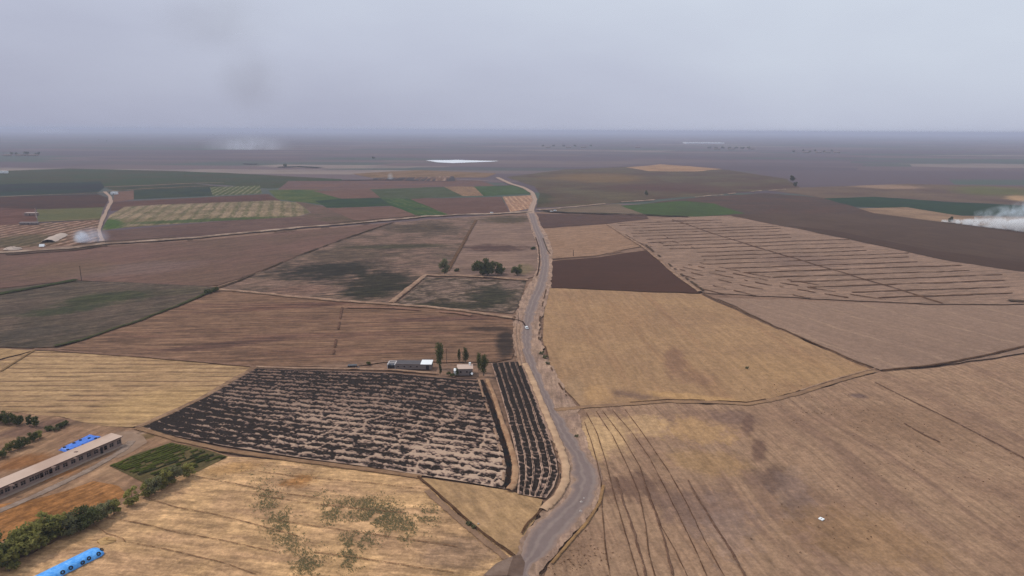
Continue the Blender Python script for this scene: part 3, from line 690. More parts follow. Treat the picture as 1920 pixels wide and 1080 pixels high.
ribbon('ditch', [(958, 601), (972, 603), (980, 606), (985, 614)], 1.4, .3, bank_mat('culvert_soil', 970, 603, (66, 54, 52), (84, 68, 62)), 'dark crack crossing the verge to the road', 'ditch', z=.98, jit=.3)
ribbon('earth_bank', [(967, 610), (966, 640), (972, 672), (976, 690)], 2.0, .5, pale, 'pale ridge on left verge beside the burnt corner', 'bank', z=.93)
ribbon('earth_bank', [(974, 612), (972, 636), (978, 660), (984, 684)], 1.3, .4, pale, 'second thin ridge on the left verge', 'bank', z=.93)
ribbon('earth_bank', [(984, 686), (1000, 722), (1016, 762), (1036, 808), (1052, 848), (1061, 880), (1060, 908), (1046, 936), (1018, 962)], 4.2, .8, bank_mat('berm_earth', 1040, 830, (204, 172, 144), (178, 148, 124), 5), 'pale earth berm between road and burnt strip', 'bank', z=.93, jit=.4)
ribbon('earth_bank', [(978, 1006), (990, 985), (1010, 966), (1026, 950)], 1.0, .3, darkw, 'thin dark lip at the inner side of the road bend', 'bank', z=.93, jit=.3)
ribbon('earth_bank', [(1132, 915), (1124, 948), (1100, 986), (1066, 1024), (1034, 1062)], 1.4, .3, bank_mat('grass_lip', 1090, 1000, (164, 130, 92), (142, 112, 84), 4), 'dry grass lip on the outer side of the road bend', 'bank', z=.93, jit=.4)
ribbon('ditch', [(1022, 652), (1032, 690), (1048, 722), (1066, 752), (1076, 762)], 1.0, .3, darkw, 'thin dark rut along the edge of the golden stubble', 'ditch', z=.96, dash=(.55, 9), jit=.4)
ribbon('ditch', [(1024, 545), (1018, 570), (1012, 600), (1010, 640)], 1.0, .3, darkw, 'dark rut on the right verge of the road', 'ditch', z=.98, dash=(.6, 12), jit=.4)
# farmyard lane
ribbon('gravel_lane', [(-60, 985), (0, 961), (60, 936), (120, 908), (165, 886), (200, 866), (230, 848), (248, 830)], 4.0, .12, bank_mat('lane_gravel', 120, 900, (156, 138, 128), (140, 122, 112), 3), 'grey gravel lane beside the long building', 'lane', z=.7, jit=.3)
field_m = bank_mat('yard_gravel', 270, 830, (158, 134, 118), (146, 122, 106), 5, soft=0)
sheet('gravel_yard', [(196, 818), (240, 812), (268, 820), (276, 832), (250, 850), (222, 862), (205, 860), (232, 838)], field_m, 'pale gravel patch at the end of the long building', z=.68, jit=.4, cat='yard')
# dark soil near the bottom end of the road and joining track
sheet('farm_track', [(905, 1085), (930, 1062), (955, 1050), (968, 1046), (972, 1062), (958, 1085)], bank_mat('join_soil', 940, 1065, (140, 120, 110), (126, 106, 96), 4, soft=0), 'grey track joining the road bend at the bottom edge', z=.94, jit=.3, cat='track')
sheet('damp_soil', [(962, 1048), (976, 1044), (984, 1060), (980, 1085), (950, 1085), (956, 1066)], bank_mat('damp_soil', 965, 1065, (116, 97, 89), (106, 88, 80), 4, soft=0), 'dark damp soil where the ditch meets the road', z=.955, jit=.3, cat='soil')

# ------------------------------------------------------------------ rows that belong to fields
wr = bank_mat('windrow_straw', 1500, 500, (92, 72, 66), (112, 90, 80), 9, .5, .25)
random.seed(11)
# near-level rows
# left and right field limits for a row at height y
LB = [(412, 1290), (421, 1145), (440, 1180), (463, 1235), (480, 1300), (500, 1330), (520, 1420), (540, 1520), (556, 1610), (566, 1700)]
RB = [(406, 1372), (431, 1500), (460, 1640), (491, 1780), (526, 1926), (570, 1930)]
yy = 416.0
k = 0
while yy < 566:
    xl = np.interp(yy, [p[0] for p in LB], [p[1] for p in LB]) + random.uniform(-8, 25)
    slope = -0.035
    pts = []
    for i in range(9):
        x = xl + (1935 - xl) * i / 8
        y = yy + slope * (x - xl) + random.uniform(-.4, .4)
        pts.append((x, y))
    # stop at the upper right edge
    q = [p for p in pts if p[0] <= np.interp(p[1], [r[0] for r in RB], [r[1] for r in RB]) + 2]
    if len(q) >= 2:
        ribbon('windrow', q, 3.0 + random.uniform(-.5, .6), .45, wr, parent=FIELDS['windrow'], sd=k, jit=1.0, wvar=1.0)
    yy += 4.0 + (yy - 410) * 0.045
    k += 1
ribbon('windrow', [(1262, 413), (1330, 437), (1413, 463), (1513, 493), (1613, 523), (1713, 553), (1766, 571)], 2.6, .5, wr, parent=FIELDS['windrow'], jit=.8)
for i, (a, b) in enumerate([((1280, 503), (1600, 562)), ((1268, 506), (1520, 562)), ((1262, 512), (1440, 562)), ((1268, 524), (1380, 559)), ((1290, 498), (1670, 566)), ((1300, 492), (1560, 540)), ((1173, 440), (1222, 464)), ((1210, 440), (1250, 460)), ((1243, 440), (1300, 466)), ((1180, 430), (1215, 436))]):
    m = ((a[0] + b[0]) / 2 - 8, (a[1] + b[1]) / 2 + 2)
    ribbon('windrow', [a, m, b], 2.0, .5, wr, parent=FIELDS['windrow'], dash=(.60, 3.5), sd=30 + i, jit=.6)
ribbon('windrow', [(1890, 566), (1935, 568)], 8, .9, darkfar, parent=FIELDS['windrow'])

fur = bank_mat('furrow_soil', 1200, 900, (92, 68, 56), (114, 88, 72), 3, .55, .30)
fur2 = bank_mat('furrow_soil_faint', 1350, 950, (104, 80, 69), (120, 95, 82), 3, .6, 1.0)
fur3 = bank_mat('furrow_crumbs', 600, 980, (118, 88, 66), (146, 112, 86), 1.2, .7, 1.0)
FL = [
    [(1096, 795), (1108, 830), (1120, 872), (1127, 905), (1129, 957), (1135, 1033), (1144, 1090)],
    [(1100, 778), (1120, 817), (1137, 873), (1150, 927), (1167, 987), (1183, 1040), (1197, 1090)],
    [(1118, 775), (1150, 823), (1177, 880), (1197, 927), (1210, 987), (1217, 1047), (1229, 1090)],
    [(1130, 774), (1167, 823), (1200, 880), (1217, 933), (1240, 993), (1267, 1040), (1290, 1090)],
    [(1148, 772), (1183, 813), (1217, 860), (1247, 920), (1280, 987), (1313, 1057), (1326, 1090)],
    [(1172, 772), (1213, 827), (1250, 883), (1287, 947), (1320, 1017), (1353, 1077), (1360, 1090)]]
for i, l in enumerate(FL):
    ribbon('furrow', l, .42, .2, fur, parent=FIELDS['right'], sd=i, jit=.25, seg=.8)
for i, l in enumerate([[(1208, 905), (1226, 960), (1246, 1020), (1262, 1085)], [(1290, 905), (1330, 975), (1372, 1040), (1400, 1090)], [(1156, 900), (1172, 955), (1194, 1020), (1210, 1085)]]):
    ribbon('furrow', l, .9, .18, fur2, parent=FIELDS['right'], sd=40 + i, jit=.6, seg=.8)
for i, l in enumerate([[(1695, 797), (1730, 818), (1760, 832)], [(1640, 720), (1740, 770), (1830, 815), (1930, 868)]]):
    ribbon('furrow', l, (1.2, 1.0)[i], .2, fur2, parent=FIELDS['right'], sd=60 + i, jit=.6)
for i, l in enumerate([[(280, 940), (330, 955), (400, 968), (470, 985), (560, 1010)], [(195, 975), (260, 985), (330, 1002), (420, 1018), (520, 1040)], [(245, 1022), (320, 1036), (420, 1060), (480, 1082)], [(360, 896), (440, 910), (520, 928), (600, 938)], [(470, 930), (560, 945), (650, 956), (760, 966)], [(520, 980), (600, 992), (700, 1006), (860, 1030)], [(590, 1040), (680, 1052), (780, 1068), (850, 1078)], [(470, 886), (560, 898), (700, 910), (800, 922)], [(180, 990), (200, 1005), (232, 1014), (236, 1020)]]):
    ribbon('furrow', l, .34, .12, fur3, parent=FIELDS['yellow'], sd=80 + i, jit=.35, seg=.6)

# ------------------------------------------------------------------ burnt fields (real relief)
def resample(pl, n):
    P = np.array([tuple(at(*p))[:2] for p in pl])
    L = np.r_[0, np.cumsum(np.linalg.norm(np.diff(P, axis=0), axis=1))]
    s = np.linspace(0, L[-1], n)
    return np.stack([np.interp(s, L, P[:, 0]), np.interp(s, L, P[:, 1])], 1), L[-1]
def coons(top, bot, lft, rgt, nu, nv):
    T, lt = resample(top, nu); B, lb = resample(bot, nu); Lf, ll = resample(lft, nv); R, lr = resample(rgt, nv)
    s = np.linspace(0, 1, nu)[None, :, None]; t = np.linspace(0, 1, nv)[:, None, None]
    P = (1 - t) * T[None] + t * B[None] + (1 - s) * Lf[:, None] + s * R[:, None]
    P = P - ((1 - s) * (1 - t) * T[0] + s * (1 - t) * T[-1] + (1 - s) * t * B[0] + s * t * B[-1])
    return P, (lt + lb) / 2, (ll + lr) / 2
def grid_obj(name, P, Z, attrs, mat, label, cat='field'):
    nv, nu = Z.shape
    V = np.concatenate([P.reshape(-1, 2), Z.reshape(-1, 1)], 1)
    i = np.arange(nu - 1)[None, :] + np.arange(nv - 1)[:, None] * nu
    F = np.stack([i, i + nu, i + nu + 1, i + 1], -1).reshape(-1, 4)
    me = bpy.data.meshes.new(name)
    me.vertices.add(len(V)); me.vertices.foreach_set('co', V.astype(np.float32).ravel())
    me.loops.add(F.size); me.loops.foreach_set('vertex_index', F.astype(np.int32).ravel())
    me.polygons.add(len(F)); me.polygons.foreach_set('loop_start', np.arange(0, F.size, 4, dtype=np.int32))
    me.polygons.foreach_set('loop_total', np.full(len(F), 4, dtype=np.int32))
    for k_, a_ in attrs.items():
        t_ = me.attributes.new(k_, 'FLOAT', 'POINT')
        t_.data.foreach_set('value', a_.astype(np.float32).ravel())
    me.update(calc_edges=True)
    me.validate()
    o = link(name, me, mat)
    if label: tag(o, label, cat, None, 'structure')
    return o
def burnt_mat(name, px, py, paleA, paleB, ash, ash2):
    t = NT(name)
    P = t.pos()
    n1 = t.noise(P, 1.1, 4.0, 0.7)
    n2 = t.noise(P, 0.12, 3.0, 0.6)
    n3 = t.noise(P, .6, 5.0, .78)
    b = t.math('ADD', t.attr('burn'), t.math('MULTIPLY_ADD', n1, .9, -.45))
    b = t.math('ADD', b, t.math('MULTIPLY_ADD', n3, .8, -.4))
    pl = t.mix(t.math('ADD', t.attr('dry'), t.math('MULTIPLY_ADD', n2, .8, -.4), 0, True), soil(px, py, paleB), soil(px, py, paleA))  # 'dry' only blends the two pale soil tones, higher is lighter
    dk = t.mix(t.ramp(n1, .35, .7), ash + (1,), ash2 + (1,))
    gy = soil(px, py, (128, 108, 102))
    c = t.mix(t.ramp(b, .16, .46), pl, gy)
    c = t.mix(t.ramp(b, .44, .78), c, dk)
    c = t.scalecol(c, t.math('MULTIPLY_ADD', n1, .6, .7))
    return t.surf(c, .95, n1, .5, .15)
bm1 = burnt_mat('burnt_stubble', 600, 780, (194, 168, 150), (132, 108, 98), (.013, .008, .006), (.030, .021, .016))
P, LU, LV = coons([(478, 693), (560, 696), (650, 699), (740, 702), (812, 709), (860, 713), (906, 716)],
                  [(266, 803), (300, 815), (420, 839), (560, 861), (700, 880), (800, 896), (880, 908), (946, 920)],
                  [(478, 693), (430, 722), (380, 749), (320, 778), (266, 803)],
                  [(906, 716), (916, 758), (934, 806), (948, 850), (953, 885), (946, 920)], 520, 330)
nv, nu = P.shape[:2]
s = np.linspace(0, 1, nu)[None, :].repeat(nv, 0); t_ = np.linspace(0, 1, nv)[:, None].repeat(nu, 1)
U, Vv = s * LU, t_ * LV
wobv = (fbm(U / 18, Vv / 9, 3, 1) - .5) * 2.4
rowp = .5 + .5 * np.cos(2 * np.pi * (Vv + wobv) / 4.6)           # 1 on the pale ridges
n_a = fbm(U / 2.3, Vv / .95, 5, 11)
n_b = fbm(U / 22, Vv / 12, 3, 21)
colp = np.abs(((U + .45 * Vv + (fbm(U / 9, Vv / 9, 2, 31) - .5) * 8) / 9.5) % 1 - .5) * 2      # 0 on the cross ridges
cross = sstep(.16, .04, colp) * sstep(.45, .75, s + .25 * t_) * sstep(.2, .5, t_)
bright = .22 * sstep(.45, .95, s) * sstep(.35, .9, t_) + .10 * sstep(.35, .6, t_) * (s > .2) * np.exp(-((s - .45) / .3) ** 2) - .34 * sstep(.45, .95, t_) * sstep(.80, .25, s) - .16 * sstep(.12, .0, s) - .16 * np.exp(-(((s - .68) / .2) ** 2 + ((t_ - .12) / .16) ** 2)) - .05
burn = 1.06 - .95 * rowp ** 1.6 * (.35 + .95 * n_a) - 1.9 * (n_a - .5) - 1.0 * (n_b - .5) - 1.5 * (fbm(U / 1.0, Vv / .75, 2, 61) - .5) - bright * 1.2 - .6 * cross
edge = np.minimum(np.minimum(s * LU, (1 - s) * LU), np.minimum(t_ * LV, (1 - t_) * LV))
burn = np.clip(burn * sstep(-.4, 1.6, edge + (fbm(U / 3, Vv / 3, 2, 41) - .5) * 3), 0, 1.2)
Z = .78 + .55 * np.clip(1 - burn, 0, 1) * sstep(0, 2, edge) + .28 * sstep(.5, 1., n_a) * sstep(0, 2, edge) + .12 * fbm(U / .8, Vv / .8, 2, 51) * sstep(0, 1.5, edge)
grid_obj('burnt_field', P, Z, {'burn': burn, 'dry': np.clip(.12 + .85 * sstep(.1, .95, t_) * (.35 + .65 * s) + .5 * (n_b - .5), 0, 1)}, bm1, 'blackened burnt field of dark clods and pale ridges in the middle')  # pale soil lighter towards the near right

bm2 = burnt_mat('burnt_strip_soil', 980, 800, (198, 168, 150), (152, 124, 112), (.012, .0075, .005), (.028, .02, .015))
P, LU, LV = coons([(921, 684), (950, 682), (976, 681)], [(970, 930), (1000, 936), (1024, 938)],
                  [(921, 684), (936, 732), (950, 780), (962, 830), (972, 880), (970, 930)],
                  [(976, 681), (998, 738), (1014, 778), (1030, 824), (1043, 866), (1046, 892), (1038, 918), (1024, 938)], 150, 420)
nv, nu = P.shape[:2]
s = np.linspace(0, 1, nu)[None, :].repeat(nv, 0); t_ = np.linspace(0, 1, nv)[:, None].repeat(nu, 1)
U, Vv = s * LU, t_ * LV
sw = s + (fbm(s * 3, Vv / 12, 3, 3) - .5) * .07
ph = (sw * 5.0) % 1.0
lines = sstep(.13, .05, np.abs(ph - .5)) * .0 + np.maximum(sstep(.085, .03, np.minimum(ph, 1 - ph)), sstep(.06, .02, np.abs(ph - .16)))
dots = .5 + .5 * np.cos(2 * np.pi * (Vv / 3.4 + np.floor(sw * 5.0) * .37 + (fbm(s * 5, Vv / 8, 2, 8) - .5) * 1.6))
nn = fbm(U / 1.6, Vv / 2.2, 3, 13)
burn = 1.25 - .95 * lines - .55 * dots * sstep(.25, .6, t_) * (.5 + nn) - 1.0 * (nn - .5) - .1 * sstep(.6, 1, t_)
edge = np.minimum(np.minimum(s * LU, (1 - s) * LU), np.minimum(t_ * LV, (1 - t_) * LV))
burn = np.clip(burn * sstep(-.3, .9, edge + (fbm(U / 2, Vv / 2, 2, 42) - .5) * 1.2), 0, 1.2)
Z = .96 + (.42 * np.clip(1 - burn, 0, 1) + .15 * nn) * sstep(0, 1, edge)
grid_obj('burnt_field', P, Z, {'burn': burn, 'dry': np.clip(.2 + .8 * t_, 0, 1)}, bm2, 'narrow burnt strip with long pale lines beside the road')
DIT = [(903, 716), (914, 745), (926, 782), (938, 818), (949, 852), (957, 880), (957, 902), (950, 918)]
ribbon('ditch', DIT, lambda f: 2.3 + 2.1 * f, .12, black, 'black burnt ditch between burnt field and pale berm', 'ditch', z=1.0, jit=.4)
ribbon('earth_bank', [(913, 716), (925, 745), (938, 784), (951, 822), (963, 862), (967, 888), (964, 912), (954, 926)], lambda f: 2.6 + .8 * f, .9, bank_mat('berm_pale', 945, 820, (182, 148, 120), (158, 124, 100), 4), 'pale berm between black ditch and burnt strip', 'bank', z=.95, jit=.5)
ribbon('earth_bank', [(898, 716), (908, 752), (922, 796), (936, 838), (946, 876), (944, 908)], 1.5, .6, pale, 'thin pale ridge left of the black ditch', 'bank', z=.95, jit=.6, dash=(.62, 9))

# ------------------------------------------------------------------ green crop rows beside the yard
gm_ = field('crop_plot', [(205, 877), (262, 852), (322, 833), (372, 842), (428, 859), (372, 887), (330, 896), (268, 908), (240, 893)], (92, 84, 60), (104, 92, 68), 'small plot of green crop rows beside the hedge', d=((220, 885), (330, 838)), wisp=(8, 2), streak=.3, patch=10, jit=.4)
cropA = bank_mat('crop_leaves', 300, 865, (74, 82, 42), (94, 98, 56), 1.6)
cropB = bank_mat('crop_leaves_dark_shaded', 340, 875, (52, 60, 40), (74, 74, 54), 1.6)  # darker crop rows, with the hedge trees' shade mixed into the colour
a0, a1 = at(207, 878), at(320, 835)          # first row
b0, b1 = at(292, 905), at(424, 861)          # last row
NR = 17
for i in range(NR):
    f = i / (NR - 1)
    p, q = a0.lerp(b0, f), a1.lerp(b1, f)
    me = ribbon_mesh([p, p.lerp(q, .5), q], 1.1, .75, z=.6, seg=.7, jit=.25, sd=i, hvar=1.0, dash=(.72 - .12 * (f > .5), 2.6), wvar=.9)
    link('crop_row', me, cropB if f > .55 and i % 3 else cropA, gm_)

# ------------------------------------------------------------------ weeds in the golden field
rs = np.random.RandomState(5)
BL = [(477, 892, 20, 8, .6), (500, 940, 26, 30, 1.1), (525, 985, 30, 30, 1.3), (545, 1025, 26, 20, 1.1), (575, 1062, 28, 26, 1.4), (602, 930, 22, 9, .6), (622, 965, 24, 26, 1.1), (665, 945, 50, 14, .8), (700, 962, 56, 26, 1.3), (735, 982, 54, 24, 1.3), (802, 970, 26, 22, 1.0), (760, 1015, 18, 14, .8), (668, 1018, 44, 18, .9), (652, 1052, 24, 28, 1.1), (775, 995, 32, 14, .6), (670, 990, 60, 25, .35), (520, 900, 90, 30, .12)]
wm = MB()
for (cx, cy, rx, ry, dn) in BL:
    for i in range(int(dn * rx * ry * .80)):
        r_, a_ = abs(rs.randn()) * .5 + rs.rand() * .55, rs.rand() * 6.283
        px, py = cx + rx * r_ * math.cos(a_), cy + ry * r_ * math.sin(a_)
        p = at(px, py)
        if vn(p.x / 2.6, p.y / 2.6, 2) < .42 - .2 * dn + .16 * r_:
            continue
        sz = .10 + .19 * rs.rand() ** 2
        for k_ in range(5):
            an = rs.rand() * 6.283
            dx, dy = math.cos(an) * sz, math.sin(an) * sz
            ox, oy = rs.randn() * sz * .5, rs.randn() * sz * .5
            h_ = sz * (.5 + .9 * rs.rand())
            x, y, z = p.x + ox, p.y + oy, .74
            n0 = len(wm.v)
            wm.v += [(x - dx * .25, y - dy * .25, z), (x + dx * .25, y + dy * .25, z), (x + dx * .7 - dy * .35, y + dy * .7 + dx * .35, z + h_ * .55), (x + dx * .3, y + dy * .3, z + h_), (x - dx * .5 - dy * .4, y - dy * .5 + dx * .4, z + h_ * .7)]
            wm.f += [(n0, n0 + 1, n0 + 2, n0 + 3, n0 + 4)]
leaf_w = leaf_mat('weed_leaves', lin((172, 166, 126)), lin((184, 174, 134)), lin((150, 150, 108)))
tag(wm.build('weeds', leaf_w), 'patches of low grey green weeds scattered over the golden stubble', 'weeds', None, 'stuff')

# ------------------------------------------------------------------ trees
bark = plain_mat('bark', (.12, .09, .07, 1), .3, 3)
L_olive = leaf_mat('leaf_olive', (.19, .185, .055, 1), (.30, .27, .085, 1), (.44, .39, .13, 1))
L_dark = leaf_mat('leaf_dark', (.075, .085, .032, 1), (.12, .125, .046, 1), (.18, .175, .065, 1))
L_grey = leaf_mat('leaf_grey', (.15, .15, .08, 1), (.22, .205, .10, 1), (.29, .26, .125, 1))
def tree_meshes(h, w_, sd, kind='round', n=1500, ls=.34):
    r = np.random.RandomState(sd)
    tm = MB()
    th = h * (.38 if kind == 'round' else .6)
    bend = r.randn(2) * h * .02
    tm.tube([(0, 0, -.1), (bend[0] * .4, bend[1] * .4, th * .5), (bend[0], bend[1], th), (bend[0] * 1.3, bend[1] * 1.3, h * .75)], [h * .028, h * .022, h * .016, h * .006])
    nb = 6
    for i in range(nb):
        an = i * 2.4 + r.rand()
        z0 = th * (.45 + .5 * i / nb)
        ln = w_ * .42 * (.7 + .5 * r.rand())
        up = h * (.22 if kind == 'round' else .3)
        tm.tube([(bend[0] * .5, bend[1] * .5, z0), (math.cos(an) * ln * .5, math.sin(an) * ln * .5, z0 + up * .5), (math.cos(an) * ln, math.sin(an) * ln, z0 + up)], [h * .012, h * .008, h * .003], 5)
    cm = MB()
    if kind == 'round':
        cl = []
        for i in range(20):
            an, zz = r.rand() * 6.283, r.rand()
            rr = w_ * .5 * math.sqrt(r.rand()) * (1 - .55 * abs(zz - .4) ** 1.3) * .8
            cl.append((math.cos(an) * rr, math.sin(an) * rr, h * (.18 + .74 * zz), w_ * (.11 + .13 * r.rand())))
    elif kind == 'poplar':
        cl = []
        for i in range(16):
            an, zz = r.rand() * 6.283, i / 15
            rr = w_ * .28 * r.rand()
            cl.append((math.cos(an) * rr, math.sin(an) * rr, h * (.22 + .74 * zz), w_ * (.2 + .2 * math.sin(math.pi * min(1, zz * .9 + .1)) * r.rand() + .06)))
    else:                                        # low shrub
        cl = []
        for i in range(10):
            an = r.rand() * 6.283
            rr = w_ * .5 * math.sqrt(r.rand()) * .8
            cl.append((math.cos(an) * rr, math.sin(an) * rr, h * (.15 + .6 * r.rand()), w_ * (.16 + .12 * r.rand())))
    tot = sum(c[3] ** 2 for c in cl)
    for (x, y, z, rad) in cl:
        for j in range(int(n * rad * rad / tot)):
            d = r.randn(3); d /= np.linalg.norm(d)
            q = np.array((x, y, z)) + d * rad * (.45 + .6 * r.rand()) * np.array((1, 1, .85 if kind != 'poplar' else 1.3))
            if q[2] < .05 * h: continue
            nrm = d + r.randn(3) * .7; nrm /= np.linalg.norm(nrm)
            u = np.cross(nrm, r.randn(3)); u /= np.linalg.norm(u); v = np.cross(nrm, u)
            s_ = ls * (.6 + .8 * r.rand())
            cm.quad(tuple(q - u * s_), tuple(q - v * s_ * .55), tuple(q + u * s_), tuple(q + v * s_ * .55))
    return tm.mesh('trunk'), cm.mesh('crown')
TM = {}
for nm, args, lm in (('a', (6.5, 6.0, 1, 'round', 1700), L_olive), ('b', (6.5, 5.2, 2, 'round', 1500), L_olive), ('c', (6.0, 6.6, 3, 'round', 1700), L_dark),
                     ('d', (5.5, 5.5, 4, 'round', 1300), L_grey), ('p', (14, 5.0, 5, 'poplar', 1800), L_dark), ('q', (12, 4.2, 6, 'poplar', 1300), L_dark),
                     ('s', (2.4, 3.4, 7, 'shrub', 700, .3), L_dark), ('t', (2.2, 3.0, 8, 'shrub', 600, .3), L_grey), ('f', (9, 8, 9, 'round', 420, .95), L_dark), ('g', (8, 5, 10, 'round', 300, .9), L_dark)):
    a, b = tree_meshes(*args)
    a.materials.append(bark); b.materials.append(lm)
    TM[nm] = (a, b, args[0])
def tree(kind, px, py, hh, label, name='tree', cat='tree', group=None, rz=None, sx=1.0, tilt=0.0):
    a, b, h0 = TM[kind]
    p = at(px, py, 0.7 if py > 560 else 0.5)
    o = empty(name, p, random.uniform(0, 6.28) if rz is None else rz)
    k_ = hh / h0
    o.scale = (k_ * sx, k_ * sx, k_)
    o.rotation_euler.x = tilt
    link('trunk', a, None, o)
    link('crown', b, None, o)
    return tag(o, label, cat, group)

random.seed(21)
HG = 'hedge trees between dry grass and golden stubble'
ordw = ['first', 'second', 'third', 'fourth', 'fifth', 'sixth', 'seventh', 'eighth', 'ninth', 'tenth', 'eleventh', 'twelfth', 'thirteenth', 'fourteenth', 'fifteenth', 'sixteenth', 'seventeenth', 'eighteenth', 'nineteenth', 'twentieth']
HEDGE = [(2, 1058, 9.5, 'c'), (16, 1070, 8, 'b'), (30, 1050, 8.2, 'a'), (44, 1036, 7.4, 'b'), (55, 1036, 9.6, 'a'), (72, 1026, 9.2, 'a'), (86, 1014, 8.4, 'c'), (98, 1008, 9.6, 'b'), (114, 1004, 8.0, 'a'), (132, 1002, 6.8, 'd'), (150, 992, 7.2, 'c'), (162, 988, 7.8, 'c'), (176, 982, 6.2, 'd'), (200, 970, 5.8, 'd'), (214, 964, 5.8, 'b'), (249, 946, 6.6, 'b'), (279, 930, 6.2, 'b'), (290, 926, 6.4, 'd'), (302, 918, 5.4, 'a'), (314, 910, 7.4, 'b'), (328, 905, 6.8, 'd'), (354, 893, 5.6, 'a')]
desc = {'a': 'broad olive green tree', 'b': 'upright olive green tree', 'c': 'dark green tree', 'd': 'greyish green tree'}
for i, (x, y, h_, kd) in enumerate(HEDGE):
    if x == 249:
        lb = 'lone small olive tree standing in the gap of the hedge row'
    elif i == len(HEDGE) - 1:
        lb = 'bright olive tree at upper end of the hedge row beside crop rows'
    elif x > 270:
        lb = '%s beside the crop plot, %s from the gap in the hedge row' % (desc[kd], ordw[i - 16])
    else:
        lb = '%s in hedge row by golden stubble, %s from the bottom left corner' % (desc[kd], ordw[i])
    tree(kd, x, y, h_ * .88, lb, group=HG, sx=1.12)
# hedge at the left edge by the dark plot
LH = [(4, 806, 4.6, 'c'), (18, 808, 4.8, 'c'), (34, 810, 4.2, 'c'), (56, 812, 4.4, 'g'), (69, 814, 4.6, 'g')]
for i, (x, y, h_, kd) in enumerate(LH):
    tree(kd, x, y - 14, h_, ['dense dark tree at left edge above the dark plot', 'dense dark tree between two others above the dark plot', 'lower dark tree ending the clump above the dark plot', 'small spindly tree right of the dark clump', 'small palm shaped tree standing right of the spindly one'][i], group='trees along the top of the dark plot')
SB = [(92, 806, 's', 2.2), (106, 808, 't', 2.0), (112, 802, 's', 2.4), (124, 796, 's', 2.0)]
for i, (x, y, kd, h_) in enumerate(SB):
    tree(kd, x, y, h_, ['low dark shrub right of the small palm shaped tree', 'grey shrub at corner of the dark plot', 'dark shrub by the corner of the yard track', 'thin shrub nearest the blue flat sheet on the yard track'][i], 'shrub', 'shrub', 'shrubs around the dark plot')
LB2 = [(4, 858, 3.6, 'c'), (18, 846, 3.4, 'a'), (32, 842, 4.0, 'c'), (44, 838, 4.2, 'c'), (62, 826, 3.6, 'c'), (74, 822, 3.2, 'a')]
for i, (x, y, h_, kd) in enumerate(LB2):
    tree(kd, x, y, h_, ['dark bush at the left edge below the dark plot', 'lighter green bush second from the left below the dark plot', 'dark bush in the middle of the row below the dark plot', 'large dark bush right of the middle below the dark plot', 'dark bush near the right end of the row below the dark plot', 'light olive bush ending the row below the dark plot'][i], 'bush', 'bush', 'bushes below the dark plot')
# farmstead trees
tree('p', 824, 690, 13.2, 'tall slim poplar between long shed and house', 'poplar', 'tree', 'poplars at the farmstead')
tree('q', 826, 702, 5.0, 'short dark cypress shaped tree in front of the tall poplar', 'tree', 'tree', 'poplars at the farmstead', sx=.8)
tree('q', 861, 678, 7.0, 'thin poplar directly behind the house', 'poplar', 'tree', 'poplars at the farmstead', sx=.7)
tree('q', 873, 680, 8.0, 'fuller poplar behind the right side of the house', 'poplar', 'tree', 'poplars at the farmstead', sx=1.1)
tree('p', 907, 704, 10.5, 'broad dark poplar right of the house', 'poplar', 'tree', 'poplars at the farmstead', sx=1.15)
tree('p', 898, 696, 9.5, 'leaning poplar close behind the broad one', 'poplar', 'tree', 'poplars at the farmstead', sx=.8)
tree('q', 857, 706, 4.6, 'dark narrow shrub against the left wall of the house', 'tree', 'tree', 'poplars at the farmstead', sx=.9)
tree('s', 848, 706, 2.0, 'low dark bush left of the house', 'bush', 'bush', 'bushes by the house')
tree('s', 841, 703, 1.8, 'smaller dark bush between the cypress and house', 'bush', 'bush', 'bushes by the house')
tree('s', 690, 683, 1.8, 'dark round bush left of the long shed', 'bush', 'bush')
# middle trees
tree('c', 904, 517, 15, 'largest dark round tree above the scorched enclosure', 'tree', 'tree', 'trees above the scorched enclosure')
tree('c', 914, 517, 14, 'dark round tree touching the largest one on its right', 'tree', 'tree', 'trees above the scorched enclosure')
tree('c', 934, 515, 11, 'dark tree right of the joined pair above the enclosure', 'tree', 'tree', 'trees above the scorched enclosure')
tree('c', 970, 516, 9, 'small dark tree nearest the road above the enclosure', 'tree', 'tree', 'trees above the scorched enclosure')
tree('d', 833, 515, 13, 'thin pale tree at the lower end of the brown ditch', 'tree', 'tree', 'trees above the scorched enclosure', sx=.7)
tree('s', 857, 509, 3.2, 'dull bush between thin pale tree and dark trees', 'bush', 'bush')
tree('s', 1000, 468, 3.6, 'dark bush at roadside in the pale fallow field', 'bush', 'bush')
tree('t', 880, 984, 1.5, 'scrubby bush growing on the dark ditch by the road bend', 'bush', 'bush', 'bushes on the dark ditch')
tree('t', 889, 990, 1.3, 'smaller scrub lower down on the dark ditch', 'bush', 'bush', 'bushes on the dark ditch')
tree('t', 1016, 664, 2.0, 'low olive scrub on the right verge of road', 'bush', 'bush', 'scrub on the right verge')
tree('t', 1023, 672, 2.2, 'low scrub just below the olive one on the verge', 'bush', 'bush', 'scrub on the right verge')
tree('t', 1027, 684, 1.6, 'lowest scrub of three on the right verge', 'bush', 'bush', 'scrub on the right verge')
tree('s', 390, 550, 4.0, 'green bush at the ditch corner on the left', 'bush', 'bush', 'bushes at the ditch corner')
tree('s', 405, 547, 4.2, 'darker green bush just right of the ditch corner', 'bush', 'bush', 'bushes at the ditch corner')
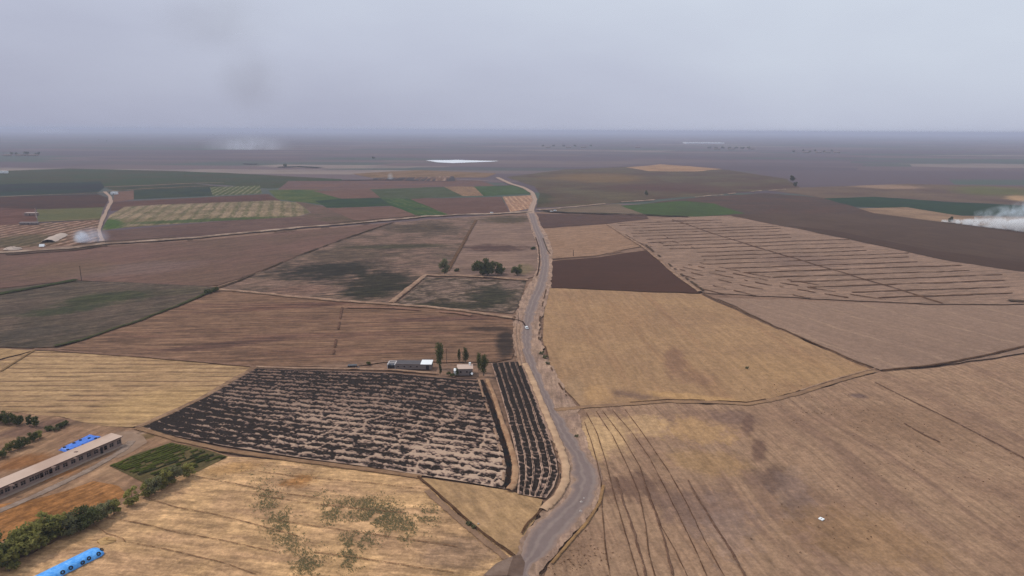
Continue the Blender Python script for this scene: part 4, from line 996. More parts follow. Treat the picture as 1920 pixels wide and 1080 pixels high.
# far trees
FT = [(1485, 341, 16, 'upper dark clump tree standing alone on the far right plain'), (1491, 351, 12, 'lower dark tree just below the lone far right tree'), (1212, 367, 10, 'single dark tree on the fallow land above the green triangle'), (1782, 418, 9, 'dark tree at the left end of white smoke')]
for x, y, h_, lb in FT:
    tree('f', x, y, h_, lb, 'tree', 'tree', 'lone far trees', sx=.8)
random.seed(3)
for i, x in enumerate((22, 31, 48, 52, 67, 73)):
    tree('f', x, 291 + random.uniform(-1, 1), random.uniform(10, 16), '%s dark tree of the far hamlet from the left edge' % ordw[i], 'tree', 'tree', 'trees of the far left hamlet')
for i, x in enumerate((1018, 1038, 1057, 1078, 1108)):
    tree('f', x, 275, 15, '%s dark tree from the left in the far row above the fallow land' % ordw[i], 'tree', 'tree', 'far row of trees beyond the pond', sx=1.6)
for i, x in enumerate((1330, 1342, 1355, 1368, 1380, 1392, 1404)):
    tree('f', x, 279 + (i % 2), 16, '%s tree from the left below the far white roof' % ordw[i], 'tree', 'tree', 'trees below the far white roof', sx=2.0)
for i, x in enumerate((1488, 1506, 1518, 1528, 1545, 1560)):
    tree('f', x, 286 - (i % 2) * 2, 13, '%s tree from the left in the far right hamlet' % ordw[i], 'tree', 'tree', 'trees of the far right hamlet', sx=1.4)
for i, (x, y) in enumerate(((535, 313), (185, 263), (200, 265), (700, 298))):
    tree('f', x, y, 10, ['dark bush on the far plain above the green strip', 'left of two faint trees on the hazy left plain', 'right of two faint trees on the hazy left plain', 'small dark tree left of the white pond'][i], 'tree', 'tree', 'faint far trees', sx=1.5)

# ------------------------------------------------------------------ buildings
M_wall = plain_mat('plaster_wall', lin((150, 130, 122)), .15, .8, dirt=lin((122, 104, 98)))
M_roof = plain_mat('concrete_roof', lin((205, 180, 164)), .1, .35, dirt=lin((186, 158, 142)))
M_edge = plain_mat('roof_edge', lin((110, 90, 84)), .15, 1)
M_frame = plain_mat('window_frame', lin((160, 140, 134)), .1, 1)
M_dark = plain_mat('dark_glass', (.02, .02, .023, 1), .2, 1, .25, spec=.5)
M_white = plain_mat('white_paint', (.78, .79, .80, 1), .05, .6, .6)
M_grey = plain_mat('block_wall', lin((128, 118, 116)), .15, 1.2)
M_dgrey = plain_mat('grey_sheet_roof', lin((92, 88, 92)), .15, .6)
M_rub = plain_mat('rubber', (.02, .02, .022, 1), .2, 4)
M_blue = None

A = at(229, 838); B = at(0, 938)
ex = (B - A).normalized(); ex.z = 0; ex.normalize()
ey = Vector((ex.y, -ex.x, 0))                       # inwards, away from the camera
if ey.y < 0: ey = -ey
ZB, HB = .72, 3.5
far = at(196, 819, ZB + HB)
W = (far - A).dot(ey)
LEN = (B - A).length * 1.28
rzb = math.atan2(ex.y, ex.x)
bl = empty('farm_building', (A.x, A.y, ZB), rzb)
tag(bl, 'long low flat roofed building with a row of windows beside the yard', 'building')
flip = 1.0 if Vector((-ex.y, ex.x, 0)).dot(ey) > 0 else -1.0
ss_ = np.linspace(-2, LEN, 400)
pxs = np.array([proj(A + ex * s_ + Vector((0, 0, ZB + 1.9)))[0] for s_ in ss_])
def along(px):
    return float(np.interp(px, pxs[::-1], ss_[::-1]))
ops = []
for zx, typ in ((1340, 'w'), (1256, 'w'), (1188, 'o'), (1142, 'd'), (1082, 'w'), (1002, 'w'), (912, 'w'), (826, 'w'), (736, 'w'), (646, 'w'), (572, 'o'), (528, 'w'), (470, 'o'), (422, 'w'), (360, 'w'), (262, 'w'), (172, 'w'), (84, 'w'), (10, 'w')):
    ops.append((along(zx / 6), typ))
s_ = ops[-1][0] + 3.6
while s_ < LEN - 2:
    ops.append((s_, 'w')); s_ += 3.6
ops.sort()
dim = {'w': (1.7, .95, 2.55), 'o': (1.2, .8, 2.6), 'd': (1.2, .0, 2.6)}
x0 = 0.0
th = .3
wl = MB()
def fbox(m, xa, xb, ya, yb, za, zb):
    m.box(((xa + xb) / 2, flip * (ya + yb) / 2, (za + zb) / 2), (xb - xa, yb - ya, zb - za))
cur = 0.0
clean = []
for s_, typ in ops:
    w_, z0, z1 = dim[typ]
    a, b = s_ - w_ / 2, s_ + w_ / 2
    if a < cur + .15: a = cur + .15
    if b - a < .6: continue
    fbox(wl, cur, a, 0, th, 0, HB)
    if z0 > 0: fbox(wl, a, b, 0, th, 0, z0)
    fbox(wl, a, b, 0, th, z1, HB)
    clean.append((a, b, z0, z1, typ)); cur = b
fbox(wl, cur, LEN, 0, th, 0, HB)
fbox(wl, 0, LEN, W - th, W, 0, HB)
fbox(wl, 0, th, th, W - th, 0, HB)
fbox(wl, LEN - th, LEN, th, W - th, 0, HB)
fbox(wl, th, LEN - th, 3.0, 3.2, 0, HB)
wl.build('wall', M_wall, bl)
rf = MB(); fbox(rf, -.5, LEN + .5, -.55, W + .4, HB, HB + .22)
rfo = rf.build('roof', M_roof, bl)
fa = MB(); fbox(fa, -.5, LEN + .5, -.60, -.552, HB - .06, HB + .2)  # dark strip on the roof edge, paints the eave's shadow line
fa.build('eave_shade', M_edge, rfo)
pl_ = MB(); fbox(pl_, -.6, LEN + .5, -1.1, -.004, -.1, .12)
pl_.build('plinth', plain_mat('plinth_concrete', lin((168, 148, 134)), .12, .8), bl)
for (a, b, z0, z1, typ) in clean:
    if typ == 'w':
        f = MB()
        fbox(f, a, b, .12, .2, z0, z0 + .08); fbox(f, a, b, .12, .2, z1 - .08, z1)
        fbox(f, a, a + .08, .12, .2, z0 + .08, z1 - .08); fbox(f, b - .08, b, .12, .2, z0 + .08, z1 - .08)
        fbox(f, (a + b) / 2 - .04, (a + b) / 2 + .04, .12, .2, z0 + .08, z1 - .08)
        fbox(f, a + .08, (a + b) / 2 - .04, .12, .2, (z0 + z1) / 2 + .1, (z0 + z1) / 2 + .17)
        fbox(f, (a + b) / 2 + .04, b - .08, .12, .2, (z0 + z1) / 2 + .1, (z0 + z1) / 2 + .17)
        fo = f.build('window', M_frame, bl)
        g = MB(); fbox(g, a + .05, b - .05, .15, .165, z0 + .05, z1 - .05)
        g.build('pane', M_dark, fo)
        si = MB(); fbox(si, a - .08, b + .08, -.1, -.003, z0 - .1, z0); si.build('sill', M_wall, fo)
    elif typ == 'd':
        d_ = MB(); fbox(d_, a + .05, b - .05, .2, .26, 0, z1 - .05); d_.build('door', M_dark, bl)
def heap(name, p, r, h, mat, label, cat, sd, group=None):
    m = MB()
    K, R = 14, 5
    rr = np.random.RandomState(sd)
    m.v.append((0, 0, h))
    for i in range(1, R + 1):
        for j in range(K):
            f = i / R
            an = 2 * math.pi * j / K
            q = r * f * (.8 + .4 * rr.rand())
            m.v.append((math.cos(an) * q, math.sin(an) * q * .7, h * (1 - f * f) * (.7 + .5 * rr.rand()) - (.03 if i == R else 0)))
    for j in range(K):
        m.f.append((0, 1 + j, 1 + (j + 1) % K))
    for i in range(R - 1):
        for j in range(K):
            a = 1 + i * K + j; b = 1 + i * K + (j + 1) % K
            m.f.append((a, a + K, b + K, b))
    o = m.build(name, mat)
    o.location = p
    return tag(o, label, cat, group)
M_rubble = plain_mat('rubble_grey', lin((142, 118, 108)), .3, 3)
for i, (zx, zy, r_) in enumerate(((855, 645, .9), (848, 712, .7), (1105, 606, .7), (605, 815, .9), (130, 1020, .9))):
    p = at(zx / 6, 740 + zy / 6, ZB + HB + .2)
    heap('rubble_heap', p, r_, .28, M_rubble, ['rubble heap on the pale roof nearest the blue flat sheet', 'rubble heap in middle of the pale roof just below another heap', 'rubble heap nearest the far right end of the pale roof', 'rubble heap on roof edge halfway down the long building', 'rubble heap on the roof at the left edge of view'][i], 'rubble', 60 + i, 'rubble heaps on the long roof')

# tyres
def tyre_mesh():
    m = MB()
    K, J = 16, 8
    for i in range(K):
        an = 2 * math.pi * i / K
        for j in range(J):
            b = 2 * math.pi * j / J
            q = .42 + .17 * math.cos(b)
            m.v.append((math.cos(an) * q, math.sin(an) * q, .13 + .13 * math.sin(b)))
    for i in range(K):
        for j in range(J):
            m.f.append((i * J + j, ((i + 1) % K) * J + j, ((i + 1) % K) * J + (j + 1) % J, i * J + (j + 1) % J))
    return m.mesh('tyre', True)
TY = tyre_mesh(); TY.materials.append(M_rub)
def tyre(p, label, group, n=None, s=1.0):
    o = link('tyre', TY)
    o.location = p
    o.scale = (s, s, s)
    if n is not None:
        o.rotation_euler = Vector(n).to_track_quat('Z', 'Y').to_euler()
    return tag(o, label, 'tyre', group)

def tarp_mat(name, c, c2):
    t = NT(name)
    P = t.n('ShaderNodeTexCoord').outputs['Object']
    n1 = t.noise(P, .9, 4.0, .6, .8)
    n2 = t.noise(P, 4.0, 3.0, .6)
    col = t.mix(t.ramp(n1, .4, .65), c, c2)
    return t.surf(col, .42, t.math('ADD', n1, t.math('MULTIPLY', n2, .3)), .6, .15, .45)
M_blue = tarp_mat('blue_plastic', (.025, .12, .50, 1), (.045, .19, .66, 1))
M_lblue = tarp_mat('pale_blue_plastic', (.05, .30, .78, 1), (.13, .42, .86, 1))
# flat blue sheet behind the building
q = [at(169, 815.5, .8), at(194, 820, .8), at(128, 848, .8), at(109, 843.5, .8)]
NU, NV = 34, 14
m = MB()
for i in range(NU + 1):
    for j in range(NV + 1):
        u, v = i / NU, j / NV
        p = (q[0].lerp(q[3], u)).lerp(q[1].lerp(q[2], u), v)
        e_ = min(u, 1 - u) * 22
        e2 = min(v, 1 - v) * 7
        z = .62 + .75 * float(sstep(0, 1.0, e2)) * float(sstep(0, 1.2, e_)) * (.8 + .4 * float(fbm(p.x / 2.5, p.y / 2.5, 2, 3))) + .1 * float(fbm(p.x, p.y, 2, 8))
        m.v.append((p.x + (float(fbm(p.x / 1.5, p.y / 1.5, 2, 1)) - .5) * .5, p.y, z))
for i in range(NU):
    for j in range(NV):
        a = i * (NV + 1) + j
        m.f.append((a, a + 1, a + NV + 2, a + NV + 1))
tag(m.build('tarpaulin', M_blue, smooth=True), 'bright blue flat plastic sheet weighted with tyres behind long building', 'tarpaulin')
tl = [(1003, 490, 'uppermost tyre on the bright blue flat sheet'), (1078, 492, 'tyre near the upper right end of the bright blue sheet'), (1118, 490, 'tyre at the far right corner of the bright blue sheet'), (905, 512, 'tyre on the upper edge of bright blue sheet'), (832, 546, 'tyre on the middle of the upper edge of bright blue sheet'), (935, 566, 'tyre on the lower edge of bright blue sheet near its middle'), (848, 604, 'tyre on the lower edge of bright blue sheet beside the roof'), (762, 620, 'tyre at the lower left corner of bright blue sheet'), (725, 594, 'tyre at the upper left corner of bright blue sheet')]
for zx, zy, lb in tl:
    tyre(at(zx / 6, 740 + zy / 6, 1.42), lb, 'tyres on the bright blue flat sheet', s=.95)

# long heap under a pale blue sheet
h0, h1 = at(184, 1036, .74), at(60, 1098, .74)
dx = (h1 - h0).normalized(); dn = Vector((-dx.y, dx.x, 0))
if dn.y > 0: dn = -dn                                  # towards the camera
Lh = (h1 - h0).length + 6
m = MB()
NU, NV = 70, 18
HW, HH = 2.5, 1.7
def tp(u, v):
    x = u * Lh
    k_ = min(1.0, math.sqrt(max(0.0, 1 - (1 - min(1, x / 2.4)) ** 2)))
    th_ = math.pi * v
    cy = -math.cos(th_) * HW * (.55 + .45 * k_) * (1 if v > .5 else 1)
    z = HH * k_ * (max(0, math.sin(th_)) ** .75)
    p = h0 + dx * (x - 1.0) + dn * cy
    nn = (float(fbm(x / 1.6, v * 4, 3, 4)) - .5)
    return Vector((p.x + dn.x * nn * .5, p.y + dn.y * nn * .5, .72 + z * (1 + nn * .22)))
for i in range(NU + 1):
    for j in range(NV + 1):
        m.v.append(tuple(tp(i / NU, j / NV)))
for i in range(NU):
    for j in range(NV):
        a = i * (NV + 1) + j
        m.f.append((a, a + NV + 1, a + NV + 2, a + 1))
tag(m.build('covered_heap', M_lblue, smooth=True), 'long rounded heap under a pale blue plastic sheet in the lower left', 'covered heap')
for i, (u, v) in enumerate(((.022, .66), (.085, .85), (.20, .83), (.275, .88), (.41, .85), (.5, .87))):
    c = tp(u, v); a = tp(u + .01, v); b = tp(u, v + .03)
    n = (a - c).cross(b - c).normalized()
    if n.z < 0: n = -n
    tyre(c + n * .02, '%s tyre from the upper end along the pale blue covered heap' % ordw[i], 'tyres on the pale blue covered heap', n, 1.0)
M_straw = plain_mat('straw', lin((196, 158, 108)), .3, 5, bump=.4)
heap('straw_heap', at(200, 1014, .74), 2.8, .9, M_straw, 'loose straw heap at the upper end of the pale blue covered heap', 'straw heap', 90)

# generic small building
def house(name, px, py, W_, D_, H_, rz, mw, mr, label, cat='house', wins=((-.25, 1), (.25, 1)), door=0.0, z=.7, group=None, par=.15):
    o = empty(name, at(px, py, z), rz)
    b = MB()
    b.box((0, D_ / 2, H_ / 2), (W_, D_, H_)); b.build('wall', mw, o)
    r = MB(); r.box((0, D_ / 2, H_ + par / 2), (W_ + .5, D_ + .5, par)); r.build('roof', mr, o)
    for fx, _ in wins:
        f = MB(); f.box((fx * W_, -.025, H_ * .55), (1.1, .06, 1.1)); fo = f.build('window', M_frame, o)
        g = MB(); g.box((fx * W_, -.06, H_ * .55), (.9, .02, .9)); g.build('pane', M_dark, fo)
    if door is not None:
        d = MB(); d.box((door * W_, -.03, 1.02), (1.0, .07, 2.04)); d.build('door', M_dark, o)
    return tag(o, label, cat, group)
# farmhouse
fh = house('farmhouse', 872, 704, 7.6, 6.5, 3.4, math.radians(4), M_grey, plain_mat('pink_roof', lin((206, 182, 168)), .12, .5, dirt=lin((180, 152, 138))), 'small grey farmhouse with a pale flat roof by the poplars', wins=((-.28, 1), (.12, 1)), door=.36)
lm_ = MB(); lm_.box((-4.7, 2.4, 1.2), (1.8, 4.0, 2.4)); lm_.build('lean_to', M_white, fh)
tw = MB(); tw.tube([(2.5, 5.4, 3.55), (2.5, 5.4, 4.9)], .6, 10); tk = tw.build('water_tank', M_white)
tk.location = fh.location; tk.rotation_euler = fh.rotation_euler; tag(tk, 'white water tank standing on the farmhouse roof', 'water tank')
tb = MB(); tb.box((0, -1.0, .25), (10.5, .35, .5));  # low dark bar along the front of the house
gw = tb.build('front_strip', M_edge); gw.location = at(874, 709, .7); tag(gw, 'low dark strip in front of the small farmhouse', 'wall')
ds = empty('satellite_dish', at(885, 706, .7))
tag(ds, 'white dish on a dark post by the right corner of the farmhouse', 'satellite dish')
m = MB(); m.tube([(0, 0, 0), (0, 0, 1.5)], .09, 6); m.build('post', M_dark, ds)
m = MB(); m.tube([(0, -.5, 1.75), (0, -.25, 1.65), (0, -.05, 1.5)], [.6, .42, .1], 12); m.build('dish', M_white, ds)
# long shed
sh = empty('long_shed', at(765, 692.5, .7), math.radians(-1))
tag(sh, 'long grey shed with one white roof section beside the burnt field', 'shed')
wL, wR = -6.4, 12.0
b = MB(); b.box(((wL + wR) / 2, 3.2, 1.35), (wR - wL, 6.4, 2.7)); b.build('wall', M_grey, sh)
b = MB(); b.box(((wL + 6.6) / 2 - .1, 3.2, 2.76), (6.6 - wL - .3, 6.0, .12)); b.build('roof', M_dgrey, sh)
b = MB(); b.box(((wL + 6.6) / 2, -.02, 2.82), (6.6 - wL, .25, .22)); b.build('parapet', M_grey, sh)
b = MB(); b.box((9.25, 3.2, 2.86), (5.8, 6.9, .14), rx=0.02); b.build('roof', M_white, sh)['label'] = 'bright white roof section'
for fx in (-5, -1.8, 1.4, 4.6):
    f = MB(); f.box((fx, -.03, 1.5), (1.2, .07, .9)); fo = f.build('window', M_frame, sh)
    g = MB(); g.box((fx, -.07, 1.5), (1.0, .02, .7)); g.build('pane', M_dark, fo)
d = MB(); d.box((10, -.03, 1.1), (1.6, .07, 2.2)); d.build('door', M_dark, sh)
pen = empty('roofless_room', at(734, 692.5, .7), math.radians(-1))
tag(pen, 'small roofless room with whitewashed walls at the end of long shed', 'shed')
b = MB()
for (cx, cy, dx_, dy_) in ((-2, 3, .45, 6), (1.7, 3, .45, 6), (-.15, 6, 3.3, .45), (-.15, 3.4, 3.3, .45)):
    b.box((cx, cy, 1.3), (dx_, dy_, 2.6))
b.build('wall', plain_mat('whitewash', lin((205, 200, 200)), .1, 1), pen)
b = MB(); b.box((-.05, .1, 1.1), (3.6, .25, 2.2)); b.build('front_wall', M_dark, pen)
for i, x in enumerate((-1.1, .9)):
    g = MB(); g.tube([(0, 0, 0), (0, 0, 1.9)], .55, 10); o = g.build('barrel', plain_mat('barrel_blue_%d' % i, lin((70, 84, 104)), .1, 2)); p = pen.matrix_basis @ Vector((x, 2.0, 0)); o.location = p
    tag(o, ['left barrel inside the roofless room', 'right barrel inside the roofless room'][i], 'barrel', 'barrels in the roofless room')
# farm trailer left of the shed
def wheel(m, x, y, z, r, wdt, k=12):
    m.tube([(x, y - wdt / 2, z), (x, y + wdt / 2, z)], r, k)
tr = empty('farm_trailer', at(661, 689, .7), .1)
tag(tr, 'dark farm trailer standing left of the long shed', 'trailer')
b = MB(); b.box((0, 0, 1.0), (4.2, 2.0, .8), taper=1.08); b.build('body', M_dark, tr)
b = MB(); b.box((3.0, 0, .7), (2.2, .2, .15)); b.build('drawbar', M_edge, tr)
for x in (-1.1, 1.1):
    for y in (-.9, .9):
        g = MB(); wheel(g, x, y, .42, .42, .25); g.build('wheel', M_rub, tr)
heap('sack_pile', at(652, 688, .7), .9, .6, M_wall, 'pile of pale sacks left of dark farm trailer', 'sacks', 33)
heap('sack_pile', at(671, 689, .7), .9, .8, M_grey, 'small grey pile at the drawbar of dark farm trailer', 'sacks', 34)

# vehicles
M_carw = plain_mat('car_paint', (.75, .75, .76, 1), .03, 1, .3, spec=.5)
def make_car(loc, rz, label, group, van=False):
    o = empty('van' if van else 'car', loc, rz)
    tag(o, label, 'van' if van else 'car', group)
    b = MB()
    if van:
        b.box((0, 0, .62), (4.7, 1.85, .68)); b.box((-.35, 0, 1.42), (3.9, 1.75, .92), taper=.93)
    else:
        b.box((0, 0, .58), (4.3, 1.78, .56)); b.box((-.15, 0, 1.13), (2.5, 1.62, .56), taper=.8)
    bo = b.build('body', M_carw, o)
    bv = bo.modifiers.new('bevel', 'BEVEL'); bv.width = .12; bv.segments = 2
    zt = 1.5 if van else 1.14
    w1 = MB()
    if van:
        w1.box((1.6, 0, zt), (.1, 1.45, .5))
    else:
        w1.box((1.03, 0, zt), (.08, 1.3, .36)); 
    w1.build('windscreen', M_dark, o)
    w2 = MB(); w2.box((-2.25 if van else -1.33, 0, zt), (.1, 1.2, .38)); w2.build('rear_window', M_dark, o)
    for sy in (-1, 1):
        w3 = MB(); w3.box((.0, sy * (.86 if van else .74), zt), (1.5, .06, .32)); w3.build('side_window', M_dark, o)
        l_ = MB(); l_.box((2.36 if van else 2.16, sy * .62, .68), (.06, .3, .16)); l_.build('headlight', M_frame, o)
    for x in (-1.35, 1.35):
        for y in (-.84, .84):
            g = MB(); wheel(g, x, y, .33, .33, .22); g.build('wheel', M_rub, o)
    return o
GV = 'white vehicles on the dirt roads'
make_car(at(987.5, 616, .93), math.radians(97), 'white car driving away on the winding dirt road', GV)
make_car(at(922, 400, 1.6), math.radians(3), 'white van on the canal road left of the crossroads', GV, True)
make_car(at(1041, 396, 1.6), math.radians(8), 'white van on canal road right of the crossroads', GV, True)
make_car(at(1034, 397, 1.6), math.radians(12), 'white car just left of the van right of the crossroads', GV)
# poles
M_pole = plain_mat('pole_wood', lin((96, 80, 74)), .2, 2)
def pole(px, py, h_, label, arm=True, mat=None, r=.14):
    o = empty('utility_pole', at(px, py, .6))
    tag(o, label, 'pole', 'poles in the fields')
    m = MB(); m.tube([(0, 0, 0), (0, 0, h_)], [r, r * .7], 7); m.build('post', mat or M_pole, o)
    if arm:
        m = MB(); m.box((0, 0, h_ - .5), (1.6, .12, .12)); m.build('crossarm', mat or M_pole, o)
    return o
pole(837.5, 681, 8.2, 'utility pole right of the tall poplar')
pole(153, 526, 12, 'lone utility pole at the edge of the weedy field', r=.3)
pole(1075, 480, 6.0, 'short post at the lower edge of the light tan square field', False, r=.35)
pole(972, 604, 6.2, 'post at the culvert beside the road', False, r=.15)
pole(68, 408, 13, 'pale pole at the end of low white shed', False, plain_mat('pole_pale', lin((190, 170, 160)), .1, 1), .5)
# white well slab
wsb = empty('well_cover', at(1540, 973.5, .82), math.radians(38))
tag(wsb, 'white square slab with a dark hole in the brown field', 'well cover')
b = MB()
for (cx, cy, sx, sy) in ((-.8, 0, .85, 2.45), (.8, 0, .85, 2.45), (0, .8, .75, .85), (0, -.8, .75, .85)):
    b.box((cx, cy, .2), (sx, sy, .4))
b.build('slab', M_white, wsb)
wsb.scale = (.58, .58, .58)
b = MB(); b.box((0, 0, .16), (.75, .75, .32)); b.build('hatch', plain_mat('hatch_grey', lin((120, 104, 100)), .1, 2), wsb)
# far buildings
house('white_shed', 56, 404, 16, 7, 3.4, math.radians(-2), M_wall, plain_mat('pale_roof', lin((196, 178, 170)), .1, .3), 'low white shed in the reddish field at the left', 'shed', wins=((-.3, 1), (0, 1), (.3, 1)), z=.6)
house('grey_shed', 53, 421, 22, 5, 2.6, math.radians(4), M_grey, plain_mat('grey_roof', lin((150, 140, 138)), .1, .3), 'low grey shed in front of the low white shed', 'shed', wins=((-.2, 1), (.2, 1)), z=.6)
house('hut', 213, 364.5, 11, 6, 4.2, 0, M_white, M_white, 'small white hut where the pale tracks meet', 'hut', z=.7)
house('hut', 6, 325, 18, 8, 6, 0, M_white, M_white, 'white hut on the far left edge of the plain', 'hut', z=.7)
tent = empty('tent', at(79, 462, .7), .2, .6)
tag(tent, 'white ridge tent beside the pale heaps', 'tent')
m = MB(); m.v += [(-4, -3, 0), (4, -3, 0), (4, 3, 0), (-4, 3, 0), (-4, 0, 4.2), (4, 0, 4.2)]; m.f += [(0, 1, 5, 4), (2, 3, 4, 5), (1, 2, 5), (3, 0, 4)]
m.build('canvas', M_white, tent)
m = MB(); m.v += [(4.02, -1, 0), (4.02, 1, 0), (4.02, 0, 2.6)]; m.f += [(0, 1, 2)]; m.build('opening', M_dark, tent)
M_chaff = plain_mat('chaff', lin((190, 172, 160)), .15, .3)
ribbon('chaff_heap', [(90, 455), (103, 448), (116, 442)], 14, 3.0, M_chaff, None, None, z=.6, seg=3)
tag(bpy.data.objects['chaff_heap'], 'long pale heap in the stony field by the smoke', 'heap')
heap('chaff_heap', at(24, 467, .8), 9, 2.5, M_chaff, 'low pale heap by the canal road at the left edge', 'heap', 71)
# far hamlets
random.seed(9)
for i, x in enumerate((12, 36, 42, 60)):
    house('far_house', x, 292.5, 30 + 8 * (i % 2), 16, 7, 0, M_wall, M_roof, '%s pale house of the far left hamlet from the left' % ordw[i], 'house', z=.6, group='houses of the far left hamlet')
for i, x in enumerate((1028, 1066, 1094, 1196)):
    house('far_house', x, 277, 36, 18, 7, 0, M_wall, M_roof, ['pale house by the far row of trees, first from the left', 'pale house by far row of trees, second from the left', 'pale house by far row of trees, third from the left', 'white house standing alone right of far row of trees'][i], 'house', z=.6, group='houses by the far row of trees')
for i, x in enumerate((1345, 1372, 1409)):
    house('far_house', x, 280.5, 40, 18, 8, 0, M_wall, M_roof, '%s house from the left below the far white roof' % ordw[i], 'house', z=.6, group='houses below the far white roof')
for i, x in enumerate((1512, 1536, 1552, 1570)):
    house('far_house', x, 286.5, 32, 16, 7, 0, M_wall, M_roof, '%s house from the left in the far right hamlet' % ordw[i], 'house', z=.6, group='houses of the far right hamlet')
house('greenhouse', 1322, 269.5, 380, 150, 12, math.radians(-2), M_white, M_white, 'long white roofed greenhouse on the hazy right plain', 'greenhouse', wins=(), door=None, z=.6)
# scorched bank in the upper middle: small burnt field with bright and dark bars
bm3 = burnt_mat('scorched_bank', 760, 336, (158, 140, 136), (132, 116, 114), (.03, .022, .022), (.05, .04, .04))
P, LU, LV = coons([(700, 334), (780, 333), (850, 331)], [(700, 338), (780, 340), (858, 340)], [(700, 334), (700, 338)], [(850, 331), (858, 340)], 220, 24)
nv, nu = P.shape[:2]
s = np.linspace(0, 1, nu)[None, :].repeat(nv, 0); t_ = np.linspace(0, 1, nv)[:, None].repeat(nu, 1)
burn = np.clip(.5 + 1.6 * (fbm(s * 34 + t_ * 1.5, t_ * .8, 3, 3) - .47) + .2 * (s < .5), 0, 1)
grid_obj('burnt_field', P, .85 + .5 * (1 - burn), {'burn': burn, 'dry': s}, bm3, 'thin scorched bank with dark and pale bars in the upper middle')
ribbon('farm_track', [(862, 338), (895, 339), (915, 340)], 16, .5, bank_mat('track_lilac', 890, 339, (158, 144, 146), (140, 126, 130), 30), 'pale lilac strip right of the scorched bank', 'track', z=.95)
ribbon('farm_track', [(640, 339), (700, 338), (760, 337)], 18, .6, bank_mat('scorched_line', 700, 338, (76, 68, 70), (90, 82, 82), 30), 'dark scorched line left of the scorched bank', 'track', z=.95, dash=(.6, 60))
ribbon('farm_track', [(460, 308), (475, 309), (482, 309)], 30, 2.5, bank_mat('scrub_far', 470, 309, (72, 66, 70), (80, 74, 76), 60), 'dark scrub patch on the far middle plain', 'scrub', z=.9)
ribbon('farm_track', [(520, 314), (560, 313), (602, 315)], 50, 1.5, bank_mat('scrub_green', 560, 314, (76, 88, 86), (84, 92, 90), 80), 'dull green strip on the far middle plain', 'scrub', z=.9)
# ponds
def water_mat():
    t = NT('pond_water')
    n = t.noise(t.pos(), .05, 2.0)
    return t.surf((.78, .80, .82, 1), .3, n, .02, .2, .6)
M_wat = water_mat()
sheet('pond', [(798, 302), (815, 300.3), (850, 300), (880, 301), (930, 302.2), (905, 304.2), (870, 305.6), (842, 306), (820, 304.6)], M_wat, 'white shining pond on the far middle plain', z=1.2, jit=6, cat='pond')

# small things on the verge and in the big field
M_stone = plain_mat('pale_stone', lin((200, 190, 184)), .1, 3)
for i, (px, py, r_, lb) in enumerate(((1090, 941, .55, 'pale stone on the road bend nearest the middle of the road'), (1095, 934, .4, 'smaller pale stone just above two others at the road bend'), (1089, 958, .5, 'pale stone lowest of three at the road bend'), (897, 982, .35, 'small white stone above the dark ditch in the triangular field'))):
    heap('stone', at(px, py, .93 if i < 3 else .8), r_, r_ * .8, M_stone, lb, 'stone', 120 + i, 'pale stones near the road bend')
mp_ = empty('marker_post', at(1051, 894, 1.5), 0)
tag(mp_, 'short dark post on the pale berm by the burnt strip', 'post')
m = MB(); m.tube([(0, 0, -.6), (0, 0, 1.1)], .16, 8); m.build('post', M_dark, mp_)
m = MB(); m.box((0, 0, 1.16), (.5, .3, .14)); m.build('cap', M_dark, mp_)
tree('t', 1081, 819, 1.2, 'small dark scrub at the edge of road by the curved furrows', 'bush', 'bush')
tree('t', 1401, 691, 1.3, 'single tiny bush standing in the golden stubble right of road', 'bush', 'bush')
tf = MB()
rs2 = np.random.RandomState(12)
for (cx, cy, rx, ry, n_) in ((1520, 765, 90, 22, 70), (1640, 790, 110, 40, 60), (1760, 820, 120, 60, 60), (1700, 900, 160, 60, 60), (1460, 730, 50, 12, 30), (1560, 1000, 120, 60, 50), (1100, 1045, 40, 30, 90), (1060, 1065, 40, 18, 50)):
    for i in range(n_):
        p = at(cx + rx * rs2.randn() * .6, cy + ry * rs2.randn() * .6)
        sz = .09 + .2 * rs2.rand() ** 2
        for k_ in range(4):
            an = rs2.rand() * 6.283
            x, y = p.x + rs2.randn() * sz * .6, p.y + rs2.randn() * sz * .6
            dx, dy = math.cos(an) * sz, math.sin(an) * sz
            tf.quad((x - dx, y - dy, .8), (x + dx, y + dy, .8), (x + dx * .6 - dy * .3, y + dy * .6 + dx * .3, .8 + sz * .9), (x - dx * .6 - dy * .3, y - dy * .6 + dx * .3, .8 + sz * .7))
tag(tf.build('weeds', leaf_mat('dry_tuft_leaves', lin((150, 122, 98)), lin((134, 108, 88)), lin((160, 132, 104)))), 'sparse dry brown tufts scattered over the wide brown field', 'weeds', None, 'stuff')

